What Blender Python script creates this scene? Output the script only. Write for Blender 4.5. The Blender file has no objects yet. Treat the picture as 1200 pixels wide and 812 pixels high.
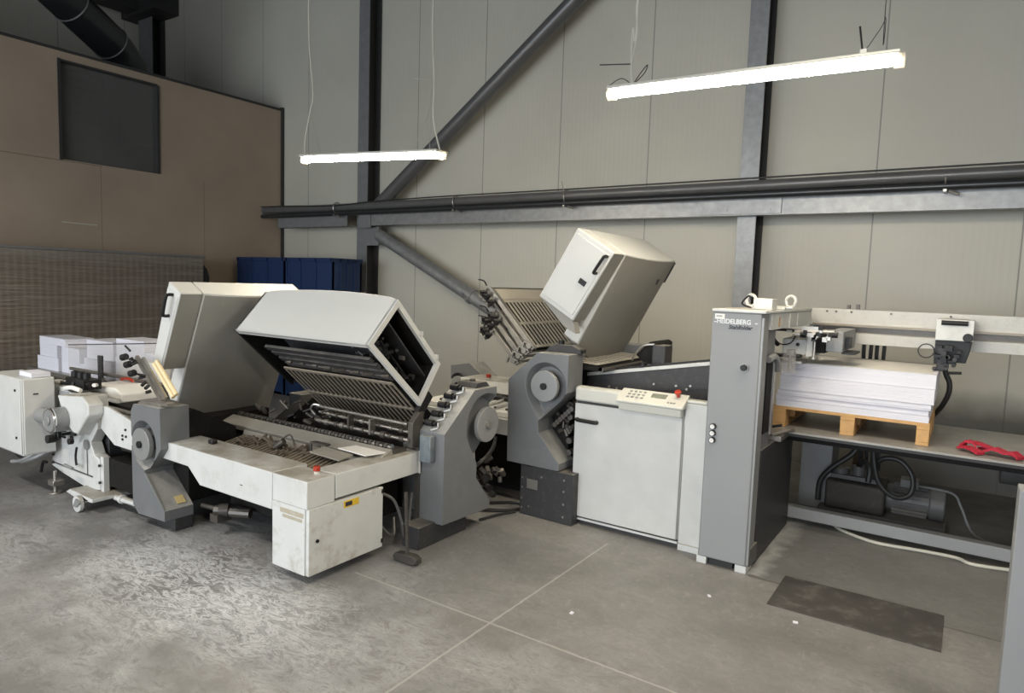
import bpy, bmesh, math, random
from mathutils import Vector, Matrix
random.seed(7)
S = bpy.context.scene
C = S.collection
PI = math.pi

# ------------------------------------------------------------------ materials
def mat(name, col, rough=0.6, metal=0.0, var=0.12, vscale=6.0, dirt=0.0, dcol=(0.25, 0.21, 0.16), dscale=5.0,
        dust=0.0, dustcol=(0.36, 0.33, 0.28), bump=0.0, bscale=60.0, coat=0.0, spec=0.5):
    m = bpy.data.materials.new(name); m.use_nodes = True
    nt = m.node_tree; N = nt.nodes; L = nt.links
    b = N['Principled BSDF']
    b.inputs['Roughness'].default_value = rough
    b.inputs['Metallic'].default_value = metal
    b.inputs['Coat Weight'].default_value = coat
    b.inputs['Specular IOR Level'].default_value = spec
    tc = N.new('ShaderNodeTexCoord')
    n1 = N.new('ShaderNodeTexNoise'); n1.inputs['Scale'].default_value = vscale; n1.inputs['Detail'].default_value = 5
    L.new(tc.outputs['Object'], n1.inputs['Vector'])
    mx = N.new('ShaderNodeMix'); mx.data_type = 'RGBA'
    mx.inputs['A'].default_value = (*[c * (1 - var) for c in col], 1)
    mx.inputs['B'].default_value = (*[min(1, c * (1 + var)) for c in col], 1)
    L.new(n1.outputs['Fac'], mx.inputs['Factor'])
    out = mx.outputs['Result']
    if dirt > 0:
        n2 = N.new('ShaderNodeTexNoise'); n2.inputs['Scale'].default_value = dscale; n2.inputs['Detail'].default_value = 8
        n2.inputs['Roughness'].default_value = 0.7
        L.new(tc.outputs['Object'], n2.inputs['Vector'])
        r = N.new('ShaderNodeMapRange'); r.inputs['From Min'].default_value = 0.52; r.inputs['From Max'].default_value = 0.75
        r.inputs['To Max'].default_value = dirt
        L.new(n2.outputs['Fac'], r.inputs['Value'])
        m2 = N.new('ShaderNodeMix'); m2.data_type = 'RGBA'; m2.inputs['B'].default_value = (*dcol, 1)
        L.new(r.outputs['Result'], m2.inputs['Factor']); L.new(out, m2.inputs['A']); out = m2.outputs['Result']
    if dust > 0:
        g = N.new('ShaderNodeNewGeometry'); sp = N.new('ShaderNodeSeparateXYZ'); L.new(g.outputs['Normal'], sp.inputs[0])
        r = N.new('ShaderNodeMapRange'); r.inputs['From Min'].default_value = 0.3; r.inputs['From Max'].default_value = 0.9
        r.inputs['To Max'].default_value = dust
        L.new(sp.outputs['Z'], r.inputs['Value'])
        n3 = N.new('ShaderNodeTexNoise'); n3.inputs['Scale'].default_value = 4; n3.inputs['Detail'].default_value = 7
        n3.inputs['Roughness'].default_value = 0.65
        L.new(tc.outputs['Object'], n3.inputs['Vector'])
        r3 = N.new('ShaderNodeMapRange'); r3.inputs['From Min'].default_value = 0.3; r3.inputs['From Max'].default_value = 0.6
        L.new(n3.outputs['Fac'], r3.inputs['Value'])
        mu = N.new('ShaderNodeMath'); mu.operation = 'MULTIPLY'
        L.new(r.outputs['Result'], mu.inputs[0]); L.new(r3.outputs['Result'], mu.inputs[1])
        m3 = N.new('ShaderNodeMix'); m3.data_type = 'RGBA'; m3.inputs['B'].default_value = (*dustcol, 1)
        L.new(mu.outputs[0], m3.inputs['Factor']); L.new(out, m3.inputs['A']); out = m3.outputs['Result']
    L.new(out, b.inputs['Base Color'])
    if bump > 0:
        n4 = N.new('ShaderNodeTexNoise'); n4.inputs['Scale'].default_value = bscale; n4.inputs['Detail'].default_value = 3
        L.new(tc.outputs['Object'], n4.inputs['Vector'])
        bp = N.new('ShaderNodeBump'); bp.inputs['Strength'].default_value = bump; bp.inputs['Distance'].default_value = 0.01
        L.new(n4.outputs['Fac'], bp.inputs['Height']); L.new(bp.outputs['Normal'], b.inputs['Normal'])
    return m

def emit(name, col, s):
    m = bpy.data.materials.new(name); m.use_nodes = True
    b = m.node_tree.nodes['Principled BSDF']
    b.inputs['Base Color'].default_value = (1, 1, 1, 1)
    b.inputs['Emission Color'].default_value = (*col, 1); b.inputs['Emission Strength'].default_value = s
    return m

def glassy(name, col, alpha, rough=0.08):
    m = bpy.data.materials.new(name); m.use_nodes = True
    b = m.node_tree.nodes['Principled BSDF']
    b.inputs['Base Color'].default_value = (*col, 1); b.inputs['Roughness'].default_value = rough
    b.inputs['Alpha'].default_value = alpha
    return m

MT = dict(
    white=mat('machine_white', (0.60, 0.61, 0.60), 0.45, dirt=0.3, dscale=7, dust=0.95, dustcol=(0.29, 0.265, 0.22)),
    whiteside=mat('cabinet_white', (0.58, 0.585, 0.57), 0.45, dirt=0.12, dscale=4, dust=0.1),
    stained=mat('stained_white', (0.60, 0.61, 0.60), 0.5, dirt=0.9, dcol=(0.30, 0.26, 0.19), dscale=4.5, dust=0.7),
    hood=mat('hood_white', (0.60, 0.605, 0.59), 0.4, var=0.03, bump=0.15, bscale=250),
    hoodgrey=mat('hood_grey', (0.29, 0.283, 0.26), 0.55, var=0.1, bump=0.15, bscale=250, dirt=0.1, dcol=(0.22, 0.18, 0.14)),
    grey=mat('housing_grey', (0.155, 0.162, 0.17), 0.42, var=0.12, dirt=0.3, dcol=(0.24, 0.24, 0.235), dscale=8, dust=0.85, dustcol=(0.42, 0.41, 0.38)),
    tower=mat('tower_grey', (0.27, 0.278, 0.285), 0.5, var=0.05, vscale=3),
    disc=mat('disc_grey', (0.27, 0.275, 0.275), 0.4, metal=0.2, var=0.08),
    slot=mat('slot_brown', (0.10, 0.08, 0.06), 0.7, dirt=0.3),
    beam=mat('beam_grey', (0.50, 0.50, 0.48), 0.5, dirt=0.45, dcol=(0.3, 0.28, 0.24), dscale=14, dust=0.6),
    dustybar=mat('dusty_grey', (0.27, 0.255, 0.225), 0.6, dirt=0.6, dcol=(0.22, 0.2, 0.17), dscale=9),
    recess=mat('recess_grey', (0.13, 0.135, 0.145), 0.5),
    anth=mat('anthracite', (0.042, 0.042, 0.045), 0.5, spec=0.35, dirt=0.35, dcol=(0.16, 0.155, 0.15), dscale=25, dust=0.5),
    black=mat('black_plastic', (0.012, 0.012, 0.013), 0.45, dust=0.1, spec=0.35),
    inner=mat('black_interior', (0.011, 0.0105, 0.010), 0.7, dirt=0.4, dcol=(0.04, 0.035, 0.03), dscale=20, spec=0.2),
    iron=mat('dark_iron', (0.05, 0.045, 0.04), 0.6, dirt=0.5, dcol=(0.12, 0.11, 0.10), dscale=30, spec=0.3),
    steel=mat('worn_steel', (0.42, 0.40, 0.37), 0.38, metal=0.85, dirt=0.4, dcol=(0.1, 0.09, 0.08), dscale=18),
    darksteel=mat('oily_steel', (0.11, 0.10, 0.09), 0.42, metal=0.5, dirt=0.4, dcol=(0.05, 0.045, 0.04), dscale=20),
    slat=mat('slat_steel', (0.30, 0.26, 0.21), 0.5, metal=0.2, dirt=0.4, dcol=(0.18, 0.14, 0.1), dscale=12),
    lslat=mat('pale_slat', (0.50, 0.46, 0.39), 0.5, metal=0.1, var=0.12),
    chrome=mat('chrome', (0.75, 0.75, 0.74), 0.2, metal=1.0, dirt=0.3, dcol=(0.2, 0.18, 0.15), dscale=20),
    girder=mat('galvanised', (0.28, 0.285, 0.29), 0.45, metal=0.5, var=0.35, vscale=14, dirt=0.3, dcol=(0.14, 0.14, 0.14)),
    column=mat('column_grey', (0.16, 0.165, 0.17), 0.55, var=0.2, vscale=10, dirt=0.3, dcol=(0.24, 0.24, 0.24)),
    colblack=mat('column_black', (0.035, 0.035, 0.035), 0.6),
    pipe=mat('pipe_grey', (0.11, 0.11, 0.112), 0.35, metal=0.2, var=0.2, dust=0.3, dustcol=(0.25, 0.24, 0.22)),
    duct=mat('duct_dark', (0.045, 0.047, 0.052), 0.35, metal=0.5),
    blue=mat('blue_plastic', (0.008, 0.026, 0.085), 0.5, var=0.15),
    paper=mat('paper_white', (0.72, 0.72, 0.79), 0.85, var=0.03),
    papertop=mat('paper_top', (0.72, 0.7, 0.66), 0.85, var=0.05),
    tape=mat('tape_residue', (0.40, 0.36, 0.28), 0.7, dirt=0.9, dcol=(0.6, 0.6, 0.58), dscale=40),
    paleyellow=mat('faded_label', (0.55, 0.44, 0.2), 0.6, var=0.2, vscale=30),
    wood=mat('pallet_wood', (0.55, 0.33, 0.14), 0.75, var=0.25, vscale=14, dirt=0.3, dcol=(0.28, 0.15, 0.06), dscale=9),
    oldwood=mat('brown_plank', (0.11, 0.065, 0.035), 0.75, var=0.2, vscale=14),
    red=mat('red_webbing', (0.42, 0.015, 0.04), 0.7, var=0.25, vscale=30),
    redbtn=mat('red_button', (0.42, 0.04, 0.02), 0.35, var=0.02),
    yellow=mat('yellow_label', (0.75, 0.5, 0.04), 0.5, var=0.1, dirt=0.3, dcol=(0.2, 0.12, 0.04), dscale=30),
    cream=mat('cream_plastic', (0.60, 0.595, 0.54), 0.4, var=0.05),
    creamroll=mat('cream_roller', (0.75, 0.62, 0.38), 0.4, var=0.05),
    screen=mat('lcd', (0.2, 0.21, 0.17), 0.2, var=0.03),
    white_txt=mat('white_lettering', (0.75, 0.76, 0.78), 0.5, var=0.02),
    dark_txt=mat('dark_lettering', (0.03, 0.03, 0.05), 0.5, var=0.02),
    sticker=mat('sticker_white', (0.8, 0.79, 0.76), 0.5, var=0.03),
    motor=mat('motor_grey', (0.1, 0.1, 0.1), 0.5, dirt=0.4, dcol=(0.17, 0.16, 0.15), dust=0.5),
    mattex=mat('mat_dark', (0.05, 0.046, 0.043), 0.65, var=0.5, vscale=9, dirt=0.75, dcol=(0.17, 0.16, 0.15), dscale=9),
    tabletop=mat('table_steel', (0.30, 0.295, 0.28), 0.45, metal=0.2, var=0.3, vscale=7, dirt=0.5, dcol=(0.45, 0.44, 0.4), dscale=9),
    cable=mat('cable_white', (0.6, 0.58, 0.5), 0.5, var=0.1),
    rubber=mat('rubber_black', (0.02, 0.02, 0.02), 0.5),
    wire=mat('wire_steel', (0.5, 0.48, 0.45), 0.4, metal=0.5),
    tubeglow=emit('tube_light', (1.0, 0.88, 0.68), 78.0),
    clear=glassy('clear_cover', (0.85, 0.8, 0.7), 0.25),
    perspex=glassy('perspex', (0.6, 0.58, 0.58), 0.22, 0.05),
    pane=glassy('pane_glass', (0.14, 0.14, 0.135), 0.6, 0.1),
    bluegrey=mat('blue_grey_box', (0.12, 0.15, 0.175), 0.4, dirt=0.5, dcol=(0.35, 0.36, 0.36), dust=0.6),
)

# ------------------------------------------------------------------ mesh builder
OFF = {}
class MB:
    def __init__(s): s.v = []; s.f = []; s.ch = []
    def add(s, vs, fs):
        s.ch.append((list(vs), list(fs))); o = len(s.v); s.v += [tuple(v) for v in vs]; s.f += [tuple(i + o for i in f) for f in fs]; return s
    def box(s, x0, x1, y0, y1, z0, z1):
        vs = [(x, y, z) for z in (z0, z1) for y in (y0, y1) for x in (x0, x1)]
        return s.add(vs, [(0, 2, 3, 1), (4, 5, 7, 6), (0, 1, 5, 4), (2, 6, 7, 3), (0, 4, 6, 2), (1, 3, 7, 5)])
    def loft(s, rings, cap=True):
        n = len(rings[0]); vs = [p for r in rings for p in r]; fs = []
        for i in range(len(rings) - 1):
            for j in range(n):
                a = i * n + j; b = i * n + (j + 1) % n
                fs.append((a, b, b + n, a + n))
        if cap:
            fs.append(tuple(range(n))[::-1]); fs.append(tuple((len(rings) - 1) * n + k for k in range(n)))
        return s.add(vs, fs)
    def prism(s, poly, ax, a0, a1):
        def P(p, a):
            return {'x': (a, p[0], p[1]), 'y': (p[0], a, p[1]), 'z': (p[0], p[1], a)}[ax]
        return s.loft([[P(p, a0) for p in poly], [P(p, a1) for p in poly]])
    def tube(s, p0, p1, r, n=12, r1=None):
        p0 = Vector(p0); p1 = Vector(p1); d = (p1 - p0).normalized()
        a = d.orthogonal().normalized(); b = d.cross(a); r1 = r if r1 is None else r1
        R = lambda c, q: [c + (a * math.cos(2 * PI * k / n) + b * math.sin(2 * PI * k / n)) * q for k in range(n)]
        return s.loft([R(p0, r), R(p1, r1)])
    def path(s, pts, r, n=8, smooth=True):
        P = [Vector(p) for p in pts]
        if smooth and len(P) > 2:
            Q = []
            for i in range(len(P) - 1):
                p0 = P[max(i - 1, 0)]; p1 = P[i]; p2 = P[i + 1]; p3 = P[min(i + 2, len(P) - 1)]
                for k in range(6):
                    t = k / 6
                    Q.append(0.5 * ((2 * p1) + (p2 - p0) * t + (2 * p0 - 5 * p1 + 4 * p2 - p3) * t * t + (3 * p1 - p0 - 3 * p2 + p3) * t ** 3))
            Q.append(P[-1]); P = Q
        rings = []; a = None
        for i, p in enumerate(P):
            d = (P[min(i + 1, len(P) - 1)] - P[max(i - 1, 0)]).normalized()
            a = d.orthogonal().normalized() if a is None else (a - d * a.dot(d)).normalized()
            b = d.cross(a)
            rings.append([p + (a * math.cos(2 * PI * k / n) + b * math.sin(2 * PI * k / n)) * r for k in range(n)])
        return s.loft(rings)
    def obox(s, c, u, v, w):            # centre and three half vectors
        c, u, v, w = map(Vector, (c, u, v, w))
        vs = [c + u * i + v * j + w * k for k in (-1, 1) for j in (-1, 1) for i in (-1, 1)]
        return s.add(vs, [(0, 2, 3, 1), (4, 5, 7, 6), (0, 1, 5, 4), (2, 6, 7, 3), (0, 4, 6, 2), (1, 3, 7, 5)])
    def bar(s, p0, p1, w, h, up=(0, 0, 1)):
        p0 = Vector(p0); p1 = Vector(p1); d = p1 - p0; sd = d.cross(Vector(up)).normalized(); u2 = sd.cross(d).normalized()
        return s.obox((p0 + p1) / 2, d / 2, sd * w / 2, u2 * h / 2)
    def torus(s, c, ax, R, r, n=24, m=8, a0=0, a1=2 * PI):
        c = Vector(c); ax = Vector(ax).normalized(); u = ax.orthogonal().normalized(); v = ax.cross(u)
        full = abs(a1 - a0 - 2 * PI) < 1e-6; rings = []
        for i in range(n + (0 if full else 1)):
            t = a0 + (a1 - a0) * i / n; e = u * math.cos(t) + v * math.sin(t)
            rings.append([c + e * (R + r * math.cos(2 * PI * k / m)) + ax * r * math.sin(2 * PI * k / m) for k in range(m)])
        if full:
            rings.append(rings[0])
        return s.loft(rings, cap=not full)
    def make_each(s, name, m, parent, bevel=0.0, per=1):
        out = []
        for i in range(0, len(s.ch), per):
            b = MB()
            for vs, fs in s.ch[i:i + per]: b.add(vs, fs)
            out.append(b.make(name, m, parent, bevel))
        return out
    def make(s, name, m, parent=None, bevel=0.0, seg=2, smooth=True, loc=None):
        me = bpy.data.meshes.new(name)
        off = Vector(OFF[parent.name]) if parent else (Vector(loc) if loc else Vector((0, 0, 0)))
        me.from_pydata([tuple(Vector(v) - off) for v in s.v], [], s.f)
        bm = bmesh.new(); bm.from_mesh(me)
        bmesh.ops.remove_doubles(bm, verts=bm.verts, dist=1e-6)
        bmesh.ops.recalc_face_normals(bm, faces=bm.faces)
        bm.to_mesh(me); bm.free()
        o = bpy.data.objects.new(name, me); C.objects.link(o)
        OFF[o.name] = off
        if parent: o.parent = parent
        else: o.location = off
        me.materials.append(MT[m] if isinstance(m, str) else m)
        if smooth:
            me.shade_smooth(); me.set_sharp_from_angle(angle=0.6)
        if bevel > 0:
            b = o.modifiers.new('bevel', 'BEVEL'); b.width = bevel; b.segments = seg; b.limit_method = 'ANGLE'; b.angle_limit = 0.7
        return o

def tag(o, label=None, cat=None, group=None, kind=None):
    if label: o['label'] = label
    if cat: o['category'] = cat
    if group: o['group'] = group
    if kind: o['kind'] = kind
    return o
def root(name, loc, label, cat, group=None):
    o = bpy.data.objects.new(name, None); C.objects.link(o); o.location = loc; o.empty_display_size = 0.1
    OFF[o.name] = Vector(loc)
    return tag(o, label, cat, group)
def struct(o): o['kind'] = 'structure'; return o
def copy_tree(o, parent=None):
    c = o.copy(); C.objects.link(c); c.parent = parent; OFF[c.name] = OFF[o.name]
    for ch in list(o.children): copy_tree(ch, c)
    return c

def cut(o, cutter):
    """apply a boolean difference and delete the cutter"""
    mods = [(m.width, m.segments) for m in o.modifiers if m.type == 'BEVEL']
    for m in list(o.modifiers): o.modifiers.remove(m)
    bpy.context.view_layer.update()
    b = o.modifiers.new('b', 'BOOLEAN'); b.object = cutter; b.operation = 'DIFFERENCE'; b.solver = 'EXACT'
    dg = bpy.context.evaluated_depsgraph_get()
    me = bpy.data.meshes.new_from_object(o.evaluated_get(dg))
    o.modifiers.remove(b); o.data = me
    me.shade_smooth(); me.set_sharp_from_angle(angle=0.6)
    bpy.data.objects.remove(cutter)
    for w, sg in mods:
        m = o.modifiers.new('bevel', 'BEVEL'); m.width = w; m.segments = sg; m.limit_method = 'ANGLE'; m.angle_limit = 0.7
    return o

def lettering(txt, name, m, parent, loc, rot, size, ext=0.001, bold=0.0, shear=0.0, sx=1.0):
    cu = bpy.data.curves.new(name, 'FONT'); cu.body = txt; cu.size = size; cu.extrude = ext; cu.offset = bold; cu.shear = shear
    cu.align_x = 'LEFT'; cu.align_y = 'BOTTOM'; cu.resolution_u = 4
    t = bpy.data.objects.new('tmp', cu); C.objects.link(t)
    bpy.context.view_layer.update()
    me = bpy.data.meshes.new_from_object(t.evaluated_get(bpy.context.evaluated_depsgraph_get()))
    bpy.data.objects.remove(t)
    me.transform(Matrix.Diagonal((sx, 1, 1, 1)))
    me.transform(Matrix.Translation(Vector(loc) - OFF[parent.name]) @ rot.to_4x4())
    me.materials.clear(); me.materials.append(MT[m])
    o = bpy.data.objects.new(name, me); C.objects.link(o); o.parent = parent; OFF[o.name] = OFF[parent.name]
    return o

# ------------------------------------------------------------------ camera
yaw, pit, rol, FPX, HC = 0.589895895, 0.0928370583, 0.0336461625, 796.439266, 1.65
f = Vector((-math.sin(yaw) * math.cos(pit), math.cos(yaw) * math.cos(pit), -math.sin(pit)))
rt = Vector((math.cos(yaw), math.sin(yaw), 0)); up = rt.cross(f)
cr, sr = math.cos(rol), math.sin(rol)
r2 = rt * cr + up * sr; u2 = -rt * sr + up * cr
cam = bpy.data.cameras.new('camera'); co = bpy.data.objects.new('camera', cam); C.objects.link(co)
cam.sensor_width = 36; cam.lens = 36 * FPX / 1200; cam.clip_start = 0.05; cam.clip_end = 100
co.matrix_world = Matrix(((r2.x, u2.x, -f.x, 0), (r2.y, u2.y, -f.y, 0), (r2.z, u2.z, -f.z, HC), (0, 0, 0, 1)))
S.camera = co
def ray(u, v):
    return r2 * ((u - 600) / FPX) - u2 * ((v - 406) / FPX) + f
def at(u, v, **k):
    d = ray(u, v); (ax, val), = k.items(); i = 'XYZ'.index(ax)
    o = Vector((0, 0, HC)); return o + d * ((val - o[i]) / d[i])

# ------------------------------------------------------------------ structural materials
def coordmat(name, rough):
    m = bpy.data.materials.new(name); m.use_nodes = True; nt = m.node_tree
    b = nt.nodes['Principled BSDF']; b.inputs['Roughness'].default_value = rough
    tc = nt.nodes.new('ShaderNodeTexCoord'); sp = nt.nodes.new('ShaderNodeSeparateXYZ')
    nt.links.new(tc.outputs['Object'], sp.inputs[0])
    return m, nt, b, tc, sp
def MATH(nt, op, a, b=None, c=None, clamp=False):
    n = nt.nodes.new('ShaderNodeMath'); n.operation = op; n.use_clamp = clamp
    for i, x in enumerate((a, b, c)):
        if x is None: continue
        if isinstance(x, (int, float)): n.inputs[i].default_value = x
        else: nt.links.new(x, n.inputs[i])
    return n.outputs[0]
def NOISE(nt, vec, scale, detail=5, rough=0.5, dist=0.0):
    n = nt.nodes.new('ShaderNodeTexNoise'); n.inputs['Scale'].default_value = scale; n.inputs['Detail'].default_value = detail
    n.inputs['Roughness'].default_value = rough; n.inputs['Distortion'].default_value = dist
    nt.links.new(vec, n.inputs['Vector']); return n.outputs['Fac']
def MAP(nt, v, a, b, c=0.0, d=1.0):
    n = nt.nodes.new('ShaderNodeMapRange'); nt.links.new(v, n.inputs['Value'])
    for k, x in zip(('From Min', 'From Max', 'To Min', 'To Max'), (a, b, c, d)): n.inputs[k].default_value = x
    return n.outputs['Result']
def MIX(nt, fac, A, B):
    n = nt.nodes.new('ShaderNodeMix'); n.data_type = 'RGBA'
    if isinstance(fac, float): n.inputs['Factor'].default_value = fac
    else: nt.links.new(fac, n.inputs['Factor'])
    for k, x in (('A', A), ('B', B)):
        if isinstance(x, tuple): n.inputs[k].default_value = (*x, 1)
        else: nt.links.new(x, n.inputs[k])
    return n.outputs['Result']
def SCALED(nt, vec, s):
    n = nt.nodes.new('ShaderNodeMapping'); n.inputs['Scale'].default_value = s; nt.links.new(vec, n.inputs['Vector']); return n.outputs[0]
def LINE(nt, coord, c, w):
    return MATH(nt, 'LESS_THAN', MATH(nt, 'ABSOLUTE', MATH(nt, 'SUBTRACT', coord, c)), w)

def floor_mat():
    m, nt, b, tc, sp = coordmat('concrete_floor', 0.6); V = tc.outputs['Object']
    base = MIX(nt, MAP(nt, NOISE(nt, V, 1.3, 6, 0.6), 0.3, 0.7), (0.132, 0.130, 0.127), (0.208, 0.204, 0.197))
    base = MIX(nt, MAP(nt, NOISE(nt, V, 14, 6, 0.7), 0.35, 0.75, 0, 0.5), base, (0.11, 0.105, 0.1))
    # pale paper dust, swept in streaks, thickest in front of the left machine
    X, Y = sp.outputs['X'], sp.outputs['Y']
    dx = MATH(nt, 'DIVIDE', MATH(nt, 'ADD', X, 3.1), 2.0); dy = MATH(nt, 'DIVIDE', MATH(nt, 'SUBTRACT', Y, 1.85), 0.8)
    d = MATH(nt, 'SQRT', MATH(nt, 'ADD', MATH(nt, 'MULTIPLY', dx, dx), MATH(nt, 'MULTIPLY', dy, dy)))
    region = MAP(nt, d, 0.3, 1.45, 1.0, 0.14)
    v2 = SCALED(nt, V, (1.9, 3.6, 1)); 
    sw = NOISE(nt, v2, 3.0, 12, 0.8, 1.1)
    ridge = MATH(nt, 'SUBTRACT', 1.0, MATH(nt, 'MULTIPLY', MATH(nt, 'ABSOLUTE', MATH(nt, 'SUBTRACT', sw, 0.5)), 11.0), clamp=True)
    sw2 = MAP(nt, NOISE(nt, SCALED(nt, V, (2, 6, 1)), 3.2, 14, 0.84, 0.7), 0.5, 0.64)
    patch = MAP(nt, NOISE(nt, V, 2.2, 4), 0.38, 0.62)
    dd = MATH(nt, 'MULTIPLY', MATH(nt, 'MAXIMUM', MATH(nt, 'MULTIPLY', ridge, 0.55), sw2), patch, clamp=True)
    dd = MATH(nt, 'ADD', MATH(nt, 'MULTIPLY', dd, 0.95), 0.10)
    dust = MATH(nt, 'MULTIPLY', dd, region, clamp=True)
    base = MIX(nt, dust, base, (0.66, 0.675, 0.70))
    # thick pale strokes where the dust was swept together
    ex = MATH(nt, 'DIVIDE', MATH(nt, 'ADD', X, 3.25), 0.95); ey = MATH(nt, 'DIVIDE', MATH(nt, 'SUBTRACT', Y, 2.0), 0.42)
    e = MATH(nt, 'SQRT', MATH(nt, 'ADD', MATH(nt, 'MULTIPLY', ex, ex), MATH(nt, 'MULTIPLY', ey, ey)))
    er = MAP(nt, MATH(nt, 'ADD', e, MATH(nt, 'MULTIPLY', MATH(nt, 'SUBTRACT', NOISE(nt, V, 3, 5), 0.5), 0.9)), 0.4, 1.25, 1.0, 0.0)
    s3 = NOISE(nt, SCALED(nt, V, (2.0, 5.0, 1)), 3.2, 9, 0.72, 1.8)
    rg = MATH(nt, 'SUBTRACT', 1.0, MATH(nt, 'MULTIPLY', MATH(nt, 'ABSOLUTE', MATH(nt, 'SUBTRACT', s3, 0.52)), 17.0), clamp=True)
    base = MIX(nt, MATH(nt, 'MULTIPLY', MATH(nt, 'MULTIPLY', rg, er), 0.9, clamp=True), base, (0.76, 0.775, 0.80))
    # fine pale foot scuffs everywhere
    sc = MAP(nt, NOISE(nt, SCALED(nt, V, (5, 3, 1)), 5, 8, 0.7, 1.0), 0.55, 0.78, 0, 0.4)
    base = MIX(nt, sc, base, (0.41, 0.405, 0.395))
    dk = MAP(nt, NOISE(nt, SCALED(nt, V, (2.2, 5.5, 1)), 4.5, 12, 0.82, 0.8), 0.52, 0.66, 0, 0.45)
    base = MIX(nt, MATH(nt, 'MULTIPLY', dk, MATH(nt, 'LESS_THAN', Y, 3.97)), base, (0.115, 0.11, 0.105))
    # saw cuts
    wob = MATH(nt, 'MULTIPLY', MATH(nt, 'SUBTRACT', NOISE(nt, V, 20), 0.5), 0.01)
    Yw = MATH(nt, 'ADD', Y, wob); Xw = MATH(nt, 'ADD', X, wob)
    l1 = MATH(nt, 'MULTIPLY', LINE(nt, Yw, 2.6, 0.006), MATH(nt, 'GREATER_THAN', X, -2.75))
    l2 = MATH(nt, 'MULTIPLY', LINE(nt, Xw, -1.815, 0.006), MATH(nt, 'LESS_THAN', Y, 3.9))
    base = MIX(nt, MATH(nt, 'MULTIPLY', MATH(nt, 'MAXIMUM', l1, l2), 0.6), base, (0.42, 0.41, 0.39))
    l3 = MATH(nt, 'MULTIPLY', LINE(nt, Yw, 3.97, 0.008), MATH(nt, 'GREATER_THAN', X, -0.95))
    base = MIX(nt, MATH(nt, 'MULTIPLY', l3, 0.75), base, (0.05, 0.045, 0.04))
    tx = MATH(nt, 'ADD', MATH(nt, 'ADD', X, 0.93), MATH(nt, 'MULTIPLY', MATH(nt, 'SUBTRACT', NOISE(nt, V, 9, 6), 0.5), 0.18))
    edge = MATH(nt, 'MULTIPLY', MAP(nt, MATH(nt, 'ABSOLUTE', tx), 0.0, 0.09, 1.0, 0.0), MATH(nt, 'MULTIPLY', MATH(nt, 'GREATER_THAN', Y, 4.0), MATH(nt, 'LESS_THAN', Y, 5.15)))
    # the slab behind the joint beside the feeder is darker
    sl = MATH(nt, 'MULTIPLY', MATH(nt, 'GREATER_THAN', Yw, 3.97), MATH(nt, 'GREATER_THAN', X, -0.95))
    base = MIX(nt, MATH(nt, 'MULTIPLY', sl, 0.35), base, (0.13, 0.128, 0.122))
    base = MIX(nt, MATH(nt, 'MULTIPLY', edge, 0.7), base, (0.5, 0.5, 0.49))
    nt.links.new(base, b.inputs['Base Color'])
    nt.links.new(MAP(nt, NOISE(nt, V, 5, 6), 0.3, 0.7, 0.42, 0.7), b.inputs['Roughness'])
    bp = nt.nodes.new('ShaderNodeBump'); bp.inputs['Strength'].default_value = 0.25; bp.inputs['Distance'].default_value = 0.01
    nt.links.new(NOISE(nt, V, 30, 5), bp.inputs['Height']); nt.links.new(bp.outputs['Normal'], b.inputs['Normal'])
    return m
def panelwall_mat(coord, x0, pitch):
    m, nt, b, tc, sp = coordmat('sandwich_panel', 0.5); V = tc.outputs['Object']
    base = MIX(nt, MAP(nt, NOISE(nt, V, 0.8, 4), 0.3, 0.7), (0.47, 0.455, 0.395), (0.52, 0.505, 0.44))
    X = sp.outputs[coord]; Z = sp.outputs['Z']
    t = MATH(nt, 'PINGPONG', MATH(nt, 'SUBTRACT', X, x0), pitch / 2)
    base = MIX(nt, MATH(nt, 'MULTIPLY', MATH(nt, 'LESS_THAN', t, 0.006), 0.65), base, (0.12, 0.12, 0.11))
    low = MATH(nt, 'MULTIPLY', MAP(nt, MATH(nt, 'ADD', Z, MATH(nt, 'MULTIPLY', NOISE(nt, V, 3), 0.25)), 0.75, 1.0, 1.0, 0.0), MATH(nt, 'GREATER_THAN', X, -1.4) if coord == 'X' else 0.0)  # shade behind and under the lift table, put into the wall colour
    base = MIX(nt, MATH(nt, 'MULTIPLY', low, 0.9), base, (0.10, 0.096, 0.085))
    # micro ribs
    w = MATH(nt, 'SINE', MATH(nt, 'MULTIPLY', X, 2 * PI / 0.055))
    nt.links.new(base, b.inputs['Base Color'])
    bp = nt.nodes.new('ShaderNodeBump'); bp.inputs['Strength'].default_value = 0.12; bp.inputs['Distance'].default_value = 0.004
    nt.links.new(w, bp.inputs['Height']); nt.links.new(bp.outputs['Normal'], b.inputs['Normal'])
    return m
def board_mat():
    m, nt, b, tc, sp = coordmat('brown_board', 0.75); V = tc.outputs['Object']
    base = MIX(nt, MAP(nt, NOISE(nt, V, 1.5, 5), 0.3, 0.7), (0.36, 0.285, 0.22), (0.41, 0.325, 0.25))
    Y, Z = sp.outputs['Y'], sp.outputs['Z']
    h = LINE(nt, Z, 2.93, 0.006)
    v = MATH(nt, 'MULTIPLY', MATH(nt, 'LESS_THAN', MATH(nt, 'PINGPONG', MATH(nt, 'SUBTRACT', Y, 4.28), 0.69), 0.004), MATH(nt, 'LESS_THAN', Z, 2.93))
    h = MATH(nt, 'MULTIPLY', h, MATH(nt, 'LESS_THAN', Y, 4.3))
    base = MIX(nt, MATH(nt, 'MULTIPLY', MATH(nt, 'MAXIMUM', h, v), 0.5), base, (0.08, 0.06, 0.045))
    nt.links.new(base, b.inputs['Base Color'])
    return m
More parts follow.
